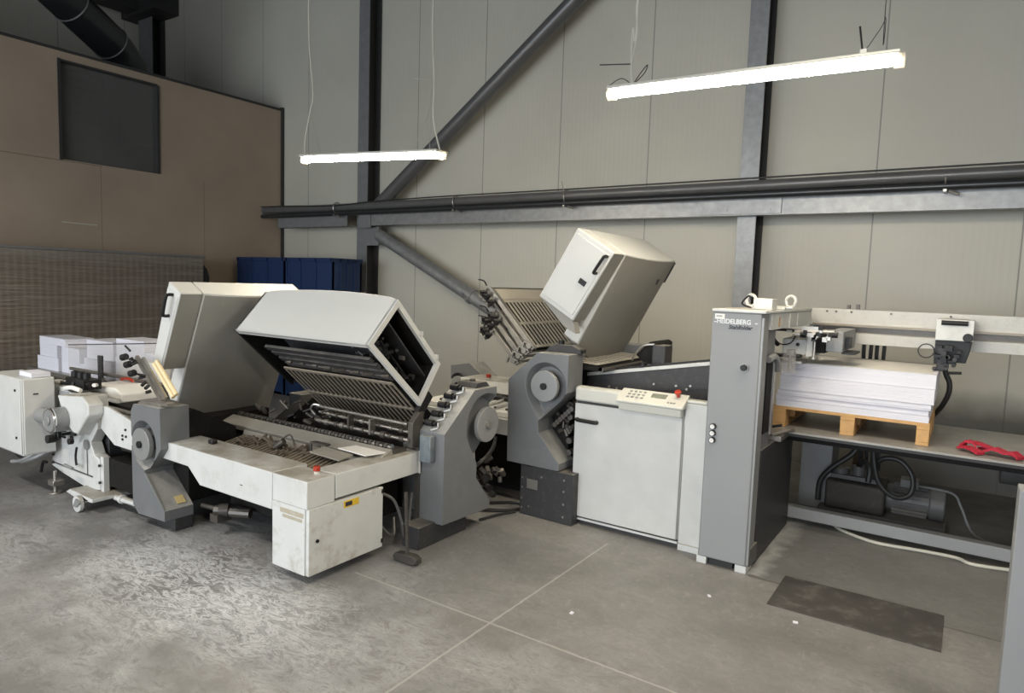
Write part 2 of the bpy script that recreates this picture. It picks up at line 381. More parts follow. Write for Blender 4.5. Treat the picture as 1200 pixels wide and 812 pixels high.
def wrap_mat():
    m, nt, b, tc, sp = coordmat('stretch_wrap', 0.3); V = tc.outputs['Object']
    Y, Z = sp.outputs['Y'], sp.outputs['Z']
    w = MATH(nt, 'SINE', MATH(nt, 'MULTIPLY', Y, 2 * PI / 0.075)); w2 = MAP(nt, w, -0.4, 1.0)
    base = MIX(nt, w2, (0.125, 0.105, 0.085), (0.17, 0.143, 0.118))
    hz = MAP(nt, NOISE(nt, SCALED(nt, V, (1, 0.7, 22)), 1.9, 8, 0.75, 0.4), 0.48, 0.68, 0, 0.7)
    base = MIX(nt, hz, base, (0.27, 0.25, 0.225))
    top = MAP(nt, Z, 1.72, 1.80, 0.0, 0.45)
    base = MIX(nt, top, base, (0.24, 0.225, 0.2))
    nt.links.new(base, b.inputs['Base Color'])
    bp = nt.nodes.new('ShaderNodeBump'); bp.inputs['Strength'].default_value = 0.7; bp.inputs['Distance'].default_value = 0.02
    nt.links.new(NOISE(nt, SCALED(nt, V, (1, 1.5, 14)), 2.5, 6), bp.inputs['Height']); nt.links.new(bp.outputs['Normal'], b.inputs['Normal'])
    return m
def ceil_mat():
    m, nt, b, tc, sp = coordmat('dark_ceiling', 0.8)
    b.inputs['Base Color'].default_value = (0.035, 0.035, 0.035, 1); return m

# ------------------------------------------------------------------ room shell
XP = -9.126; WY = 7.0; CZ = 6.5
struct(MB().box(-13.3, 7, -9, 7.3, -0.15, 0).make('floor', floor_mat()))
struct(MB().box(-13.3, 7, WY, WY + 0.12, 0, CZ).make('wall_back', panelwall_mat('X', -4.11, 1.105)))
struct(MB().box(-13.3, -13.15, -9, WY, 0, CZ).make('wall_left', panelwall_mat('Y', 0, 1.105)))
struct(MB().box(-13.3, 7, -9, 7.12, CZ, CZ + 0.12).make('ceiling', ceil_mat()))
struct(MB().box(6.9, 7.02, -9, 7.0, 0, CZ).make('wall_right', panelwall_mat('Y', 0, 1.105)))  # unseen wall, added to keep outside light out of the hall
struct(MB().box(-13.3, -9.0, -9.1, -9, 0, CZ).box(3.0, 7, -9.1, -9, 0, CZ).box(-9.0, 3.0, -9.1, -9, 3.8, CZ).make('wall_front', panelwall_mat('X', 0, 1.105)))  # unseen wall, added so outside light enters only through its opening
wp = MB()
Z1 = 4.195; wy0, wy1, wz0, wz1 = 3.83, 5.01, 2.945, 4.09
wp.box(XP - 0.08, XP, -9, wy0, 0, Z1).box(XP - 0.08, XP, wy1, WY, 0, Z1)
wp.box(XP - 0.08, XP, wy0, wy1, 0, wz0).box(XP - 0.08, XP, wy0, wy1, wz1, Z1)
struct(wp.make('wall_partition', board_mat(), smooth=False))
w = struct(MB().box(XP - 0.06, XP - 0.05, wy0, wy1, wz0, wz1).make('window_1', 'pane'))
fr = MB()
fr.box(XP - 0.05, XP + 0.012, wy0 - 0.012, wy0 + 0.02, wz0 - 0.01, wz1 + 0.02)
fr.box(XP - 0.05, XP + 0.012, wy1 - 0.012, wy1 + 0.02, wz0, wz1)
fr.box(XP - 0.05, XP + 0.006, wy0, wy1, wz1 - 0.01, wz1 + 0.015)
fr.make('window_frame', 'colblack', w)
struct(MB().box(XP - 0.1, XP + 0.02, -9, 6.98, Z1, Z1 + 0.03).make('trim_1', 'colblack'))
struct(MB().box(XP - 0.02, XP + 0.03, 6.95, 6.995, 0, Z1 + 0.05).make('trim_2', 'colblack'))
# eave beam, seen in the dark corner
struct(MB().box(-13.1, -12.0, 6.55, 6.98, 6.15, 6.49).box(-12.9, -12.5, 2.0, 6.55, 6.2, 6.49).make('trim_3', 'colblack'))
# slatted boards behind the opening
t = root('roller_shutter', (-10.6, 4.4, 2.4), 'dim grey slatted shutter seen through the opening in the brown partition', 'shutter')
sh = MB()
for k in range(19): sh.box(-10.62, -10.58, 3.5, 5.0, 2.4 + k * 0.11, 2.4 + k * 0.11 + 0.10)
sh.make('shutter_slats', 'girder', t)
MB().box(-10.6, -10.5, 5.0, 6.3, 2.3, 4.6).make('shutter_panel', 'girder', t)
MB().box(-10.66, -10.62, 3.45, 6.3, 0, 2.4).make('support_panel', 'colblack', t)

def hcol(name, x0, x1, y0, y1, z1, label, m='column'):
    r = root(name, ((x0 + x1) / 2, (y0 + y1) / 2, 0), label, 'steel column')
    MB().box(x0, x1, y0, y0 + 0.014, 0, z1).make('front_flange', m, r, 0.002)
    MB().box(x0, x1, y1 - 0.014, y1, 0, z1).make('rear_flange', 'colblack', r, 0.002)
    MB().box((x0 + x1) / 2 - 0.006, (x0 + x1) / 2 + 0.006, y0 + 0.014, y1 - 0.014, 0, z1).make('web', 'colblack', r)
    return r
hcol('steel_column', -7.205, -7.01, 6.76, 6.99, CZ, 'dark grey steel column behind the tilted hood of the left machine')
hcol('steel_column', -1.93, -1.755, 6.72, 6.99, CZ, 'grey galvanised steel column rising behind the tall feeder tower', 'girder')
hcol('steel_column', -12.9, -12.45, 6.75, 6.99, CZ, 'shadowed corner steel column seen above the brown partition')

def zbeam(x0, x1, label, m='girder'):
    y = 6.60; r = root('wall_girder', ((x0 + x1) / 2, y, 2.36), label, 'steel girder')
    poly = [(y, 2.36), (y + 0.12, 2.36), (y + 0.12, 2.368), (y + 0.008, 2.368), (y + 0.008, 2.56), (y + 0.12, 2.56), (y + 0.12, 2.568), (y, 2.568)]
    MB().prism(poly, 'x', x0, x1).make('channel', m, r)
    return r
g1 = zbeam(-8.72, -7.23, 'short grey girder between the left column and the brown partition', 'column')
g2 = zbeam(-7.0, 3.5, 'long galvanised steel girder running along the wall under the pipes')
MB().box(-6.98, -6.76, 6.58, 6.60, 2.33, 2.6).make('end_plate', 'column', g2, 0.002)
MB().box(-2.3, -1.5, 6.585, 6.6, 2.37, 2.55).make('splice_plate', 'girder', g2, 0.002)
bo = MB()
for x in (-2.2, -2.0, -1.7, -1.6):
    for z in (2.41, 2.51): bo.tube((x, 6.585, z), (x, 6.575, z), 0.012, 6)
bo.make('bolts', 'girder', g2)
# pipes on the girder
p = root('pipe_run', (-3, 6.54, 2.58), 'pair of dark pipes strapped along the top of the wall girder', 'pipe')
MB().path([(-9.0, 6.56, 2.62), (-7.2, 6.55, 2.61), (-5, 6.53, 2.615), (-2, 6.5, 2.615), (0.3, 6.5, 2.625), (3.5, 6.5, 2.63)], 0.05, 14).make('upper_pipe', 'pipe', p)
MB().path([(-9.02, 6.54, 2.53), (-6, 6.52, 2.53), (-2, 6.5, 2.535), (3.5, 6.5, 2.545)], 0.032, 12).make('lower_pipe', 'duct', p)
MB().path([(-9.0, 6.5, 2.67), (-8.2, 6.5, 2.655), (-7.4, 6.5, 2.63), (-6.6, 6.49, 2.66), (-5.2, 6.49, 2.675), (-3.6, 6.46, 2.672), (0, 6.46, 2.685), (3.5, 6.46, 2.69)], 0.008, 6).make('cable', 'rubber', p)
for x in (-7.35, -5.25, -3.72, -0.24):
    cl = MB()
    cl.torus((x, 6.53, 2.6), (1, 0, 0), 0.075, 0.007, 18, 6)
    cl.box(x - 0.012, x + 0.012, 6.46, 6.6, 2.49, 2.51)
    cl.tube((x + 0.03, 6.5, 2.5), (x + 0.1, 6.5, 2.47), 0.012, 8)
    if x == -3.72: cl.tube((x, 6.46, 2.66), (x - 0.02, 6.44, 2.76), 0.006, 6)
    cl.make('pipe_clamp', 'steel', p)

def brace(a, b, r_, label, m):
    o = root('brace_tube', a, label, 'wall brace')
    MB().tube(a, b, r_, 20).make('tube', m, o)
    return o
b1 = brace((-6.72, 6.72, 2.66), (-2.6, 6.72, 5.62), 0.085, 'dark round brace rising to the right from the left column', 'pipe')
MB().obox((-6.78, 6.72, 2.63), (0.09, 0, 0.065), (0, 0.01, 0), (-0.05, 0, 0.07)).make('gusset_plate', 'column', b1)
b2 = brace((-6.72, 6.72, 2.24), (-2.265, 6.72, 0.1), 0.085, 'grey round brace sloping down to the right behind the machines', 'girder')
MB().box(-6.98, -6.72, 6.70, 6.73, 2.1, 2.35).make('gusset_plate', 'column', b2)
dv = Vector((-3.2 + 6.72, 0, 0.55 - 2.24)).normalized()
c0 = Vector((-6.72, 6.72, 2.24)) + dv * 1.75
cb = MB().tube(c0, c0 + dv * 0.05, 0.1, 20)
for k in (-1, 0, 1): cb.tube(c0 + Vector((0, -0.1, 0)) + dv * 0.05 * k, c0 + Vector((0, -0.06, -0.06)) + dv * 0.05 * k, 0.014, 8)
cb.make('coupling', 'girder', b2)

# ventilation duct above the partition
d = root('ventilation_duct', (-10.0, 5.0, 4.3), 'large dark round duct dropping behind the top of the brown partition', 'duct')
A = at(131, 52, X=-10.0); Bp = at(56, -20, X=-9.6)
dr = (Bp - A).normalized()
MB().tube(A, A + dr * 3.2, 0.24, 28).make('duct_pipe', 'duct', d)
for s_ in (0.02, 0.72):
    MB().torus(A + dr * s_, dr, 0.243, 0.010, 30, 6).make('joint_ring', 'girder', d)
MB().path([A, A - dr * 0.2 + Vector((0, 0, -0.05)), A - dr * 0.3 + Vector((0, 0.1, -0.35)), A - dr * 0.3 + Vector((0, 0.1, -1.2))], 0.235, 20).make('elbow', 'duct', d)

# ------------------------------------------------------------------ pendant lamps
def pendant(p0, p1, label, tubes, ends):
    p0 = Vector(p0); p1 = Vector(p1); d = (p1 - p0).normalized(); z = Vector((0, 0, 1)); mid = (p0 + p1) / 2
    o = root('pendant_light', mid, label, 'ceiling lamp')
    MB().bar(p0 + z * 0.028, p1 + z * 0.028, 0.14, 0.018).make('housing', 'clear' if False else 'cream', o, 0.006)
    L = (p1 - p0).length
    for off in tubes:
        sd = d.cross(z).normalized() * off
        tb = MB().tube(p0 + d * 0.04 + sd, p1 - d * 0.04 + sd, 0.017, 12); tb.make('lamp_tube', 'tubeglow', o)
    ec = MB().tube(p0 - d * 0.015, p0 + d * 0.03, 0.035, 12).tube(p1 - d * 0.03, p1 + d * 0.015, 0.035, 12)
    ec.make_each('end_cap', 'clear', o)
    return o
l1 = pendant(at(357, 187.5, Y=3.95), at(518, 182, Y=3.95), 'pendant strip lamp hanging on the left over the tilted hoods', (-0.025, 0.025), 1)
l2 = pendant(at(716, 111, Y=3.85), at(1056, 70.5, Y=3.85), 'larger looking pendant strip lamp hanging on the right above the feeder', (-0.025, 0.025), 1)
# suspension wires
a = at(358, 184, Y=3.95); b_ = at(377, 182, Y=3.95); n_ = at(363, 133, Y=3.95); tp = at(363, 60, Y=3.95); tp2 = at(366, -60, Y=3.95)
MB().path([a, at(357.5, 165, Y=3.95), n_, at(367, 110, Y=3.95), tp, at(362, 0, Y=3.95), tp2, (tp2.x, 3.95, CZ)], 0.006, 6).make('power_cable', 'cable', l1)
MB().path([n_, b_], 0.002, 5).make('suspension_wire', 'wire', l1)
q0 = at(516, 178, Y=3.95); q1 = at(508, 140, Y=3.95); q2 = at(509, 95, Y=3.95); q3 = at(507, 30, Y=3.95); q4 = at(510, -60, Y=3.95)
MB().path([q0, q1, q2, q3, q4, (q4.x, 3.95, CZ)], 0.006, 6).make('power_cable', 'cable', l1)
MB().path([q2, at(500, 140, Y=3.95), at(482, 178, Y=3.95)], 0.002, 5).path([q2, at(503, 176, Y=3.95)], 0.002, 5).path([q2 + Vector((0, 0, 0)), at(482, 91.5, Y=3.95)], 0.003, 5).make('suspension_wire', 'wire', l1)
h0 = at(741, 100, Y=3.85); h1 = at(740, 75, Y=3.85)
MB().path([h0, h1, at(742, 33, Y=3.85), at(749, -10, Y=3.85), (at(749, -10, Y=3.85).x, 3.85, CZ)], 0.006, 6).path([h1, at(747, 40, Y=3.85), at(746, 10, Y=3.85), at(750, -12, Y=3.85)], 0.005, 6).make('suspension_chain', 'cable', l2)
MB().path([h1, at(703, 76, Y=3.85)], 0.004, 5).path([h0, at(755, 86, Y=3.85), at(759, 76, Y=3.85), at(752, 84, Y=3.85), h0], 0.003, 5).path([h0, at(728, 92, Y=3.85), at(712, 102, Y=3.85)], 0.003, 5).make('loose_wire', 'rubber', l2)
MB().path([at(1011, 61, Y=3.85), at(1008, 31, Y=3.85)], 0.005, 5).path([at(1013, 60, Y=3.85), at(1024, 45, Y=3.85), at(1038, 20, Y=3.85), at(1040, -20, Y=3.85), (at(1040, -20, Y=3.85).x, 3.85, CZ)], 0.002, 5).make('hanger_wire', 'rubber', l2)
MB().box(*[v for k in range(3) for v in (at(1012, 62, Y=3.85)[k] - 0.015, at(1012, 62, Y=3.85)[k] + 0.015)]).make('hanger_clip', 'cream', l2)

# ------------------------------------------------------------------ generic pieces of the folding machines
def frame3(ax):
    """maps (h, out, z) to world: 'y' housings face -Y (h = X), 'x' housings face +X (h = Y)"""
    if ax == 'y': return lambda h, o, z, base: (h, base - o, z)
    return lambda h, o, z, base: (base + o, h, z)
def side_housing(parent, ax, base, depth, poly, dc, dr, tail, rr, flip=1):
    F = frame3(ax)
    mb = MB().loft([[F(h, 0, z, base) for h, z in poly], [F(h, -depth, z, base) for h, z in poly]])
    o = mb.make('side_housing', 'grey', parent)
    # tapered teardrop recess around the hand wheel
    def tear(R, dep):
        pts = []; tx, tz = tail; ang = math.atan2(tz - dc[1], tx - dc[0]); D = math.hypot(tx - dc[0], tz - dc[1])
        half = math.acos(min(0.98, R / max(D, R * 1.05)))
        n = 26
        for k in range(n + 1):
            t_ = ang + half + (2 * PI - 2 * half) * k / n
            pts.append((dc[0] + R * math.cos(t_), dc[1] + R * math.sin(t_)))
        pts.append((tx, tz))
        return [F(h, dep, z, base) for h, z in pts]
    def tears(k, dep):
        base_ring = [(p_) for p_ in tear(rr, dep)]
        c_ = Vector(F(dc[0], dep, dc[1], base))
        return [c_ + (Vector(p_) - c_) * k for p_ in base_ring]
    cu = MB().loft([tears(1.04, 0.004), tears(0.82, -0.06)]).make('cutter', 'recess', parent)
    # keep both materials so the recess reads a little darker
    o.data.materials.append(MT['grey'])
    cut(o, cu)
    m = o.modifiers.new('bevel', 'BEVEL'); m.width = 0.005; m.segments = 2; m.limit_method = 'ANGLE'; m.angle_limit = 0.75
    MB().tube(F(dc[0], -0.062, dc[1], base), F(dc[0], -0.01, dc[1], base), dr * 0.45, 24).make('wheel_shaft', 'recess', parent)
    hw = MB().tube(F(dc[0], -0.012, dc[1], base), F(dc[0], 0.02, dc[1], base), dr, 40).make('hand_wheel', 'disc', parent, 0.004)
    MB().tube(F(dc[0], 0.022, dc[1], base), F(dc[0], 0.036, dc[1], base), dr * 0.22, 20).make('wheel_hub', 'steel' if ax == 'x' else 'black', hw, 0.002)
    return o
def clutter(mb_steel, mb_dark, p0, p1, r_, n, rnd):
    """shaft with rings and collars"""
    p0 = Vector(p0); p1 = Vector(p1); d = (p1 - p0); L = d.length; d.normalize()
    mb_steel.tube(p0, p1, r_, 12)
    t_ = 0.03
    while t_ < L - 0.05:
        w_ = rnd.uniform(0.012, 0.045)
        (mb_dark if rnd.random() < 0.55 else mb_steel).tube(p0 + d * t_, p0 + d * (t_ + w_), r_ * rnd.uniform(1.35, 2.0), 12)
        t_ += w_ + rnd.uniform(0.02, 0.09)

def hood(parent, prof, front, a0, aseam, a1, bow_i, ends=True, ax='y', bulge=0.03):
    """prof: main body outline, front: outline of the end cover, extruded along Y"""
    def ring(pts, y, k):
        out = []
        i0, i1 = bow_i
        p, q = Vector(pts[i0]), Vector(pts[i1]); n = Vector((q - p).to_2d().orthogonal()).normalized()
        cen = sum((Vector(a) for a in pts), Vector((0, 0))) / len(pts)
        if n.dot(p - cen) < 0: n = -n
        for i, a in enumerate(pts):
            v = Vector(a)
            if i in bow_i: v = v + n * k
            out.append((v.x, y, v.y))
        return out
    N_ = 10; rings = []
    for i in range(N_ + 1):
        t_ = i / N_; y = aseam + (a1 - aseam) * t_
        rings.append(ring(prof, y, bulge * (1 - (2 * t_ - 1) ** 2)))
    body = MB().loft(rings).make('hood_shell', 'hood', parent, 0.008)
    # panel on the broad side, grey paint
    return body

def grille(parent, name, A0, A1, B0, B1, n, m, bar=0.012, cross=(0.0, 0.5, 1.0), th=0.01):
    """slotted plate: bars run A->B, spread between 0 and 1"""
    A0, A1, B0, B1 = map(Vector, (A0, A1, B0, B1)); mb = MB()
    up_ = (A1 - A0).cross(B0 - A0).normalized()
    for i in range(n):
        t_ = i / (n - 1); mb.bar(A0.lerp(A1, t_), B0.lerp(B1, t_), bar, th, up_)
    for c in cross:
        mb.bar(A0.lerp(B0, c), A1.lerp(B1, c), 0.02, th * 1.3, up_)
    return mb.make(name, m, parent)

rnd = random.Random(3)

# ================================================================== UNIT 1: first folding unit (behind, centre)
u1 = root('folding_machine', (-2.4, 4.5, 0), 'folding unit with raised white hood and pale slotted plates, left of the control cabinet', 'folding machine')
side_housing(u1, 'y', 4.0, 0.21, [(-2.46, 1.178), (-2.70, 0.965), (-2.69, 0.37), (-2.26, 0.37), (-2.26, 0.42), (-2.435, 0.615), (-2.44, 0.70), (-2.215, 0.92), (-2.215, 1.178)],
             (-2.39, 0.950), 0.108, (-2.43, 0.70), 0.16)
MB().box(-2.58, -2.15, 4.02, 5.2, 0.0, 0.36).make('base_plinth', 'anth', u1, 0.004)
lp = MB()
for x, z in ((-2.56, 0.05), (-2.56, 0.12), (-2.56, 0.2), (-2.56, 0.27), (-2.22, 0.05), (-2.22, 0.14), (-2.22, 0.23), (-2.22, 0.31), (-2.4, 0.3), (-2.5, 0.07)):
    lp.tube((x, 4.02, z), (x, 4.014, z), 0.008, 8)
lp.make('screws', 'steel', u1)
MB().box(-2.52, -2.43, 4.012, 4.02, 0.20, 0.27).make('label_plate', 'steel', u1)
MB().box(-2.64, -2.30, 4.2, 5.2, 0.38, 1.05).make('roller_frame', 'inner', u1, 0.004)
side_housing(u1, 'y', 5.18, 0.2, [(-2.46, 1.178), (-2.70, 0.965), (-2.69, 0.37), (-2.26, 0.37), (-2.26, 0.42), (-2.435, 0.615), (-2.44, 0.70), (-2.215, 0.92), (-2.215, 1.178)],
             (-2.39, 0.950), 0.108, (-2.43, 0.70), 0.16)
# chain and sprockets in the notch
ms, md = MB(), MB()
for k in range(7):
    t_ = k / 6; c = Vector((-2.38 + 0.13 * t_, 4.13, 0.66 + 0.13 * t_)); md.tube(c, c + Vector((0, 0.06, 0)), 0.018, 10)
for k in range(16):
    x = rnd.uniform(-2.36, -2.25); z = 0.67 + rnd.uniform(-0.5, 0.7) * (x + 2.44) ; y = rnd.uniform(4.16, 4.21)
    (ms if k % 3 else md).tube((x, y, z), (x + rnd.uniform(-.03, .03), y + rnd.uniform(-.05, .01), z + rnd.uniform(-.05, .05)), rnd.uniform(.008, .02), 8)
for k in range(5):
    z = 0.47 + 0.085 * k; md.tube((-2.275, 4.16, z), (-2.275, 5.2, z), 0.022, 12)
ms.make_each('chain_link', 'darksteel', u1); md.make_each('fold_roller', 'darksteel', u1)
# little bridge on top of the housing
MB().prism([(-2.47, 1.18), (-2.44, 1.215), (-2.38, 1.235), (-2.26, 1.235), (-2.2, 1.21), (-2.19, 1.18)], 'y', 4.12, 4.19).make('top_bracket', 'anth', u1, 0.003)
tk = MB().tube((-2.36, 4.15, 1.235), (-2.36, 4.15, 1.262), 0.022, 14).tube((-2.2, 4.15, 1.2), (-2.17, 4.15, 1.2), 0.012, 8)
tk.make('adjusting_knob', 'black', u1)
# buckle plates rising to the left
DIR = Vector((-0.69, 0, 0.724)); NRM = Vector((-0.724, 0, -0.69))
def buckle_plate(parent, base, L, y0, y1, n, dense, m='lslat', knobs=True):
    base = Vector(base)
    r_ = MB()
    r_.bar(base + Vector((0, y0, 0)), base + DIR * L + Vector((0, y0, 0)), 0.022, 0.032, NRM)
    r_.bar(base + Vector((0, y0 + 0.035, 0)), base + DIR * L * 0.97 + Vector((0, y0 + 0.035, 0)), 0.012, 0.024, NRM)
    r_.bar(base + Vector((0, y1, 0)), base + DIR * L + Vector((0, y1, 0)), 0.022, 0.032, NRM)
    for q_ in (0.03, L * 0.9): r_.tube(base + DIR * q_ + NRM * 0.02 + Vector((0, y0, 0)), base + DIR * q_ + NRM * 0.02 + Vector((0, y1, 0)), 0.010, 8)
    o = r_.make('buckle_plate', 'steel', parent, 0.002)
    A0 = base + DIR * 0.02 + Vector((0, y0 + 0.05, 0)); B0 = base + DIR * (L - 0.13) + Vector((0, y0 + 0.05, 0))
    dy = Vector((0, y1 - y0 - 0.06, 0))
    if dense:
        grille(o, 'slotted_sheet', A0, A0 + dy, B0, B0 + dy, n, m, 0.02, (0, 0.5, 1.0), 0.005)
        sh = MB().bar(base + DIR * (L - 0.115) + Vector((0, y0 + 0.02, 0)), base + DIR * (L - 0.005) + Vector((0, y0 + 0.02, 0)), 0.001, 0.004, NRM)
        e = base + DIR * (L - 0.06)
        MB().obox(e + Vector((0, (y0 + y1) / 2, 0)), DIR * 0.055, (0, (y1 - y0) / 2, 0), NRM * 0.004).make('cover_strip', 'lslat', o)
        MB().tube(e + DIR * 0.056 + Vector((0, y0, 0)), e + DIR * 0.056 + Vector((0, y1, 0)), 0.008, 8).make('edge_rod', 'darksteel', o)
        MB().obox(base + DIR * (L * 0.45) + NRM * 0.045 + Vector((0, (y0 + y1) / 2, 0)), DIR * (L * 0.42), (0, (y1 - y0) / 2 - .02, 0), NRM * 0.003).make('backing_sheet', 'inner', o)
    if knobs:
        kb = MB(); st = MB()
        for t_, dz in ((L * 1.0, -0.01), (L * 0.92, 0.0), (L * 0.82, 0.0)):
            c = base + DIR * t_ + NRM * 0.03 + Vector((0, y0 - 0.03, dz))
            kb.tube(c + NRM * 0.0, c + NRM * 0.035, 0.021, 12); kb.tube(c - Vector((0.02, 0.03, 0)), c + Vector((0.015, 0.01, 0)), 0.013, 10)
            st.tube(c - NRM * 0.04, c, 0.008, 8); st.tube(c + NRM * 0.052, c + NRM * 0.056, 0.014, 10)
        c = base + DIR * (L + 0.02) + Vector((0, y0 - 0.02, 0))
        kb.path([c, c + Vector((-0.02, -0.01, 0.035)), c + Vector((-0.07, -0.01, 0.045))], 0.006, 6)
        kb.make_each('star_knob', 'black', o); st.make_each('knob_stud', 'chrome', o)
        lt = MB(); c = base + DIR * 0.03 + Vector((0, y0 - 0.025, 0))
        lt.bar(c - DIR * 0.02 - NRM * 0.03, c + DIR * 0.05 + NRM * 0.01, 0.012, 0.02, (0, 1, 0))
        lt.bar(c + DIR * 0.05 + NRM * 0.01, c + DIR * 0.03 + NRM * 0.05, 0.012, 0.018, (0, 1, 0)); lt.tube(c + Vector((0, -0.015, 0)), c + Vector((0, 0.02, 0)), 0.02, 10)
        lt.make('latch', 'steel', o)
    return o
buckle_plate(u1, (-2.545, 0, 1.19), 0.58, 4.08, 5.14, 21, True)
buckle_plate(u1, (-2.58, 0, 1.155), 0.41, 4.07, 5.14, 14, False)
buckle_plate(u1, (-2.62, 0, 1.115), 0.42, 4.06, 5.14, 14, False)
buckle_plate(u1, (-2.655, 0, 1.075), 0.375, 4.05, 5.14, 14, False)
# raised hood
H1 = root  # (alias kept short)
P1, P2 = (-2.24, 2.04), (-1.965, 1.872)
main = [P1, P2, (-2.375, 1.105), (-2.43, 1.13), (-2.42, 1.30), (-2.36, 1.40), (-2.53, 1.566)]
def ringY(pts, y): return [(x, y, z) for x, z in pts]
def make_hood(parent, main, front, ya, yb, yc, bow, panel, bulge, label=None, handle=None, latch=None, chy=None, chf=1.0):
    def ch(y):
        if chy is None or y >= chy: return Vector((0, 0))
        return (Vector(main[1]) - Vector(main[2])) * (1 - chf) * (chy - y) / (chy - yb)
    N_ = 12; rings = []
    p, q = Vector(main[1]), Vector(main[2]); n2 = Vector((-(q - p).y, (q - p).x)).normalized()
    if n2.x < 0: n2 = -n2
    for i in range(N_ + 1):
        t_ = i / N_; k = bulge * (1 - (2 * t_ - 1) ** 2); y = yb + (yc - yb) * t_
        r_ = []
        for j, a in enumerate(main):
            v = Vector(a) + (n2 * k if j in (1, 2) else Vector((0, 0))) + (ch(y) if j in (2, 3) else Vector((0, 0)))
            r_.append((v.x, y, v.y))
        rings.append(r_)
    sh = MB().loft(rings).make('hood_shell', 'hood', parent, 0.006)
    # grey outer skin following the bulge, a sheet just proud of the shell
    sk = MB(); rr = []
    for i in range(N_ + 1):
        t_ = i / N_; k = bulge * (1 - (2 * t_ - 1) ** 2); y = yb + 0.012 + (yc - yb - 0.024) * t_
        a = p.lerp(q, 0.012) + n2 * k; b2_ = p.lerp(q, 0.985) + n2 * k + ch(y)
        rr.append([(a.x, y, a.y), (b2_.x, y, b2_.y), (b2_.x + n2.x * .006, y, b2_.y + n2.y * .006), (a.x + n2.x * .006, y, a.y + n2.y * .006)])
    sk.loft(rr).make('outer_skin', 'hoodgrey', parent)
    # end cover
    ec = MB().loft([ringY(front, ya), ringY(front, yb - 0.006)]).make('end_cover', 'hood', parent, 0.008)
    f1, f2 = Vector(front[1]), Vector(front[2]); nf = Vector((-(f2 - f1).y, (f2 - f1).x)).normalized()
    if nf.x < 0: nf = -nf
    a, b2_ = f1.lerp(f2, 0.01), f1.lerp(f2, 0.99)
    MB().loft([[(v.x, y, v.y) for v in (a, b2_, b2_ + nf * .005, a + nf * .005)] for y in (ya + 0.006, yb - 0.012)]).make('side_skin', 'hoodgrey', ec)
    # door on the end face
    cen = sum((Vector(a) for a in front), Vector((0, 0))) / len(front)
    ins = [cen + (Vector(a) - cen) * 0.88 for a in front]
    dr_ = MB().loft([ringY([tuple(v) for v in ins], ya - 0.006), ringY([tuple(v) for v in ins], ya + 0.01)]).make('end_door', 'hood', ec, 0.004)
    if handle:
        (hx0, hz0), (hx1, hz1) = handle
        d_ = Vector((hx1 - hx0, 0, hz1 - hz0)); e = Vector((0, -0.045, 0)); A_ = Vector((hx0, ya - 0.006, hz0)); B_ = Vector((hx1, ya - 0.006, hz1))
        MB().path([A_, A_ + e * 0.7, A_ + e + d_ * 0.12, B_ + e - d_ * 0.12, B_ + e * 0.7, B_], 0.011, 10).make('handle', 'black', dr_)
    if latch:
        c = Vector((latch[0], ya - 0.008, latch[1])); u_ = (Vector((P2[0] - P1[0], 0, P2[1] - P1[1]))).normalized()
        w_ = Vector((-u_.z, 0, u_.x))
        MB().obox(c, u_ * 0.028, w_ * 0.018, (0, 0.005, 0)).make('latch', 'black', dr_)
    return sh
make_hood(u1, main, [P1, P2, (-2.255, 1.405), (-2.53, 1.566)], 4.10, 4.28, 5.22, (1, 2), None, 0.035,
          handle=((-2.01, 1.845), (-2.085, 1.735)), latch=(-2.185, 1.672), chy=4.53, chf=0.83)
MB().prism([(-2.53, 1.562), (-2.256, 1.402), (-2.235, 1.318), (-2.33, 1.365)], 'y', 4.115, 4.19).make('cover_skirt', 'hoodgrey', u1, 0.003)
MB().obox((-2.03, 5.0, 1.70), (0.012, 0, 0.02), (0, 0.04, 0), (0.006, 0, -0.004)).make('badge', 'anth', u1)
MB().bar((-1.975, 5.228, 1.86), (-2.06, 5.228, 1.70), 0.03, 0.01, (0, 1, 0)).make('hinge', 'anth', u1, 0.002)
# lower slotted plate and dark guard beside it
grille(u1, 'lower_plate', (-2.50, 4.25, 1.125), (-2.50, 5.1, 1.125), (-2.12, 4.25, 1.105), (-2.12, 5.1, 1.105), 13, 'lslat', 0.026, (0, 1), 0.004)
MB().box(-2.52, -2.08, 4.24, 5.12, 1.06, 1.09).make('plate_tray', 'inner', u1)
MB().tube((-2.09, 4.24, 1.07), (-2.09, 5.12, 1.07), 0.02, 12).make('plate_roller', 'darksteel', u1)
MB().prism([(-1.93, 1.10), (-2.0, 1.16), (-1.90, 1.26), (-1.86, 1.27), (-1.83, 1.255), (-1.83, 1.10)], 'y', 4.62, 4.9).make('gear_guard', 'inner', u1, 0.006)
MB().box(-1.86, -1.76, 4.58, 4.72, 1.10, 1.245).make('motor_box', 'anth', u1, 0.006)
MB().path([(-2.02, 4.6, 1.12), (-1.98, 4.58, 1.18), (-1.92, 4.57, 1.235), (-1.84, 4.57, 1.25)], 0.008, 6).make('oil_line', 'steel', u1)

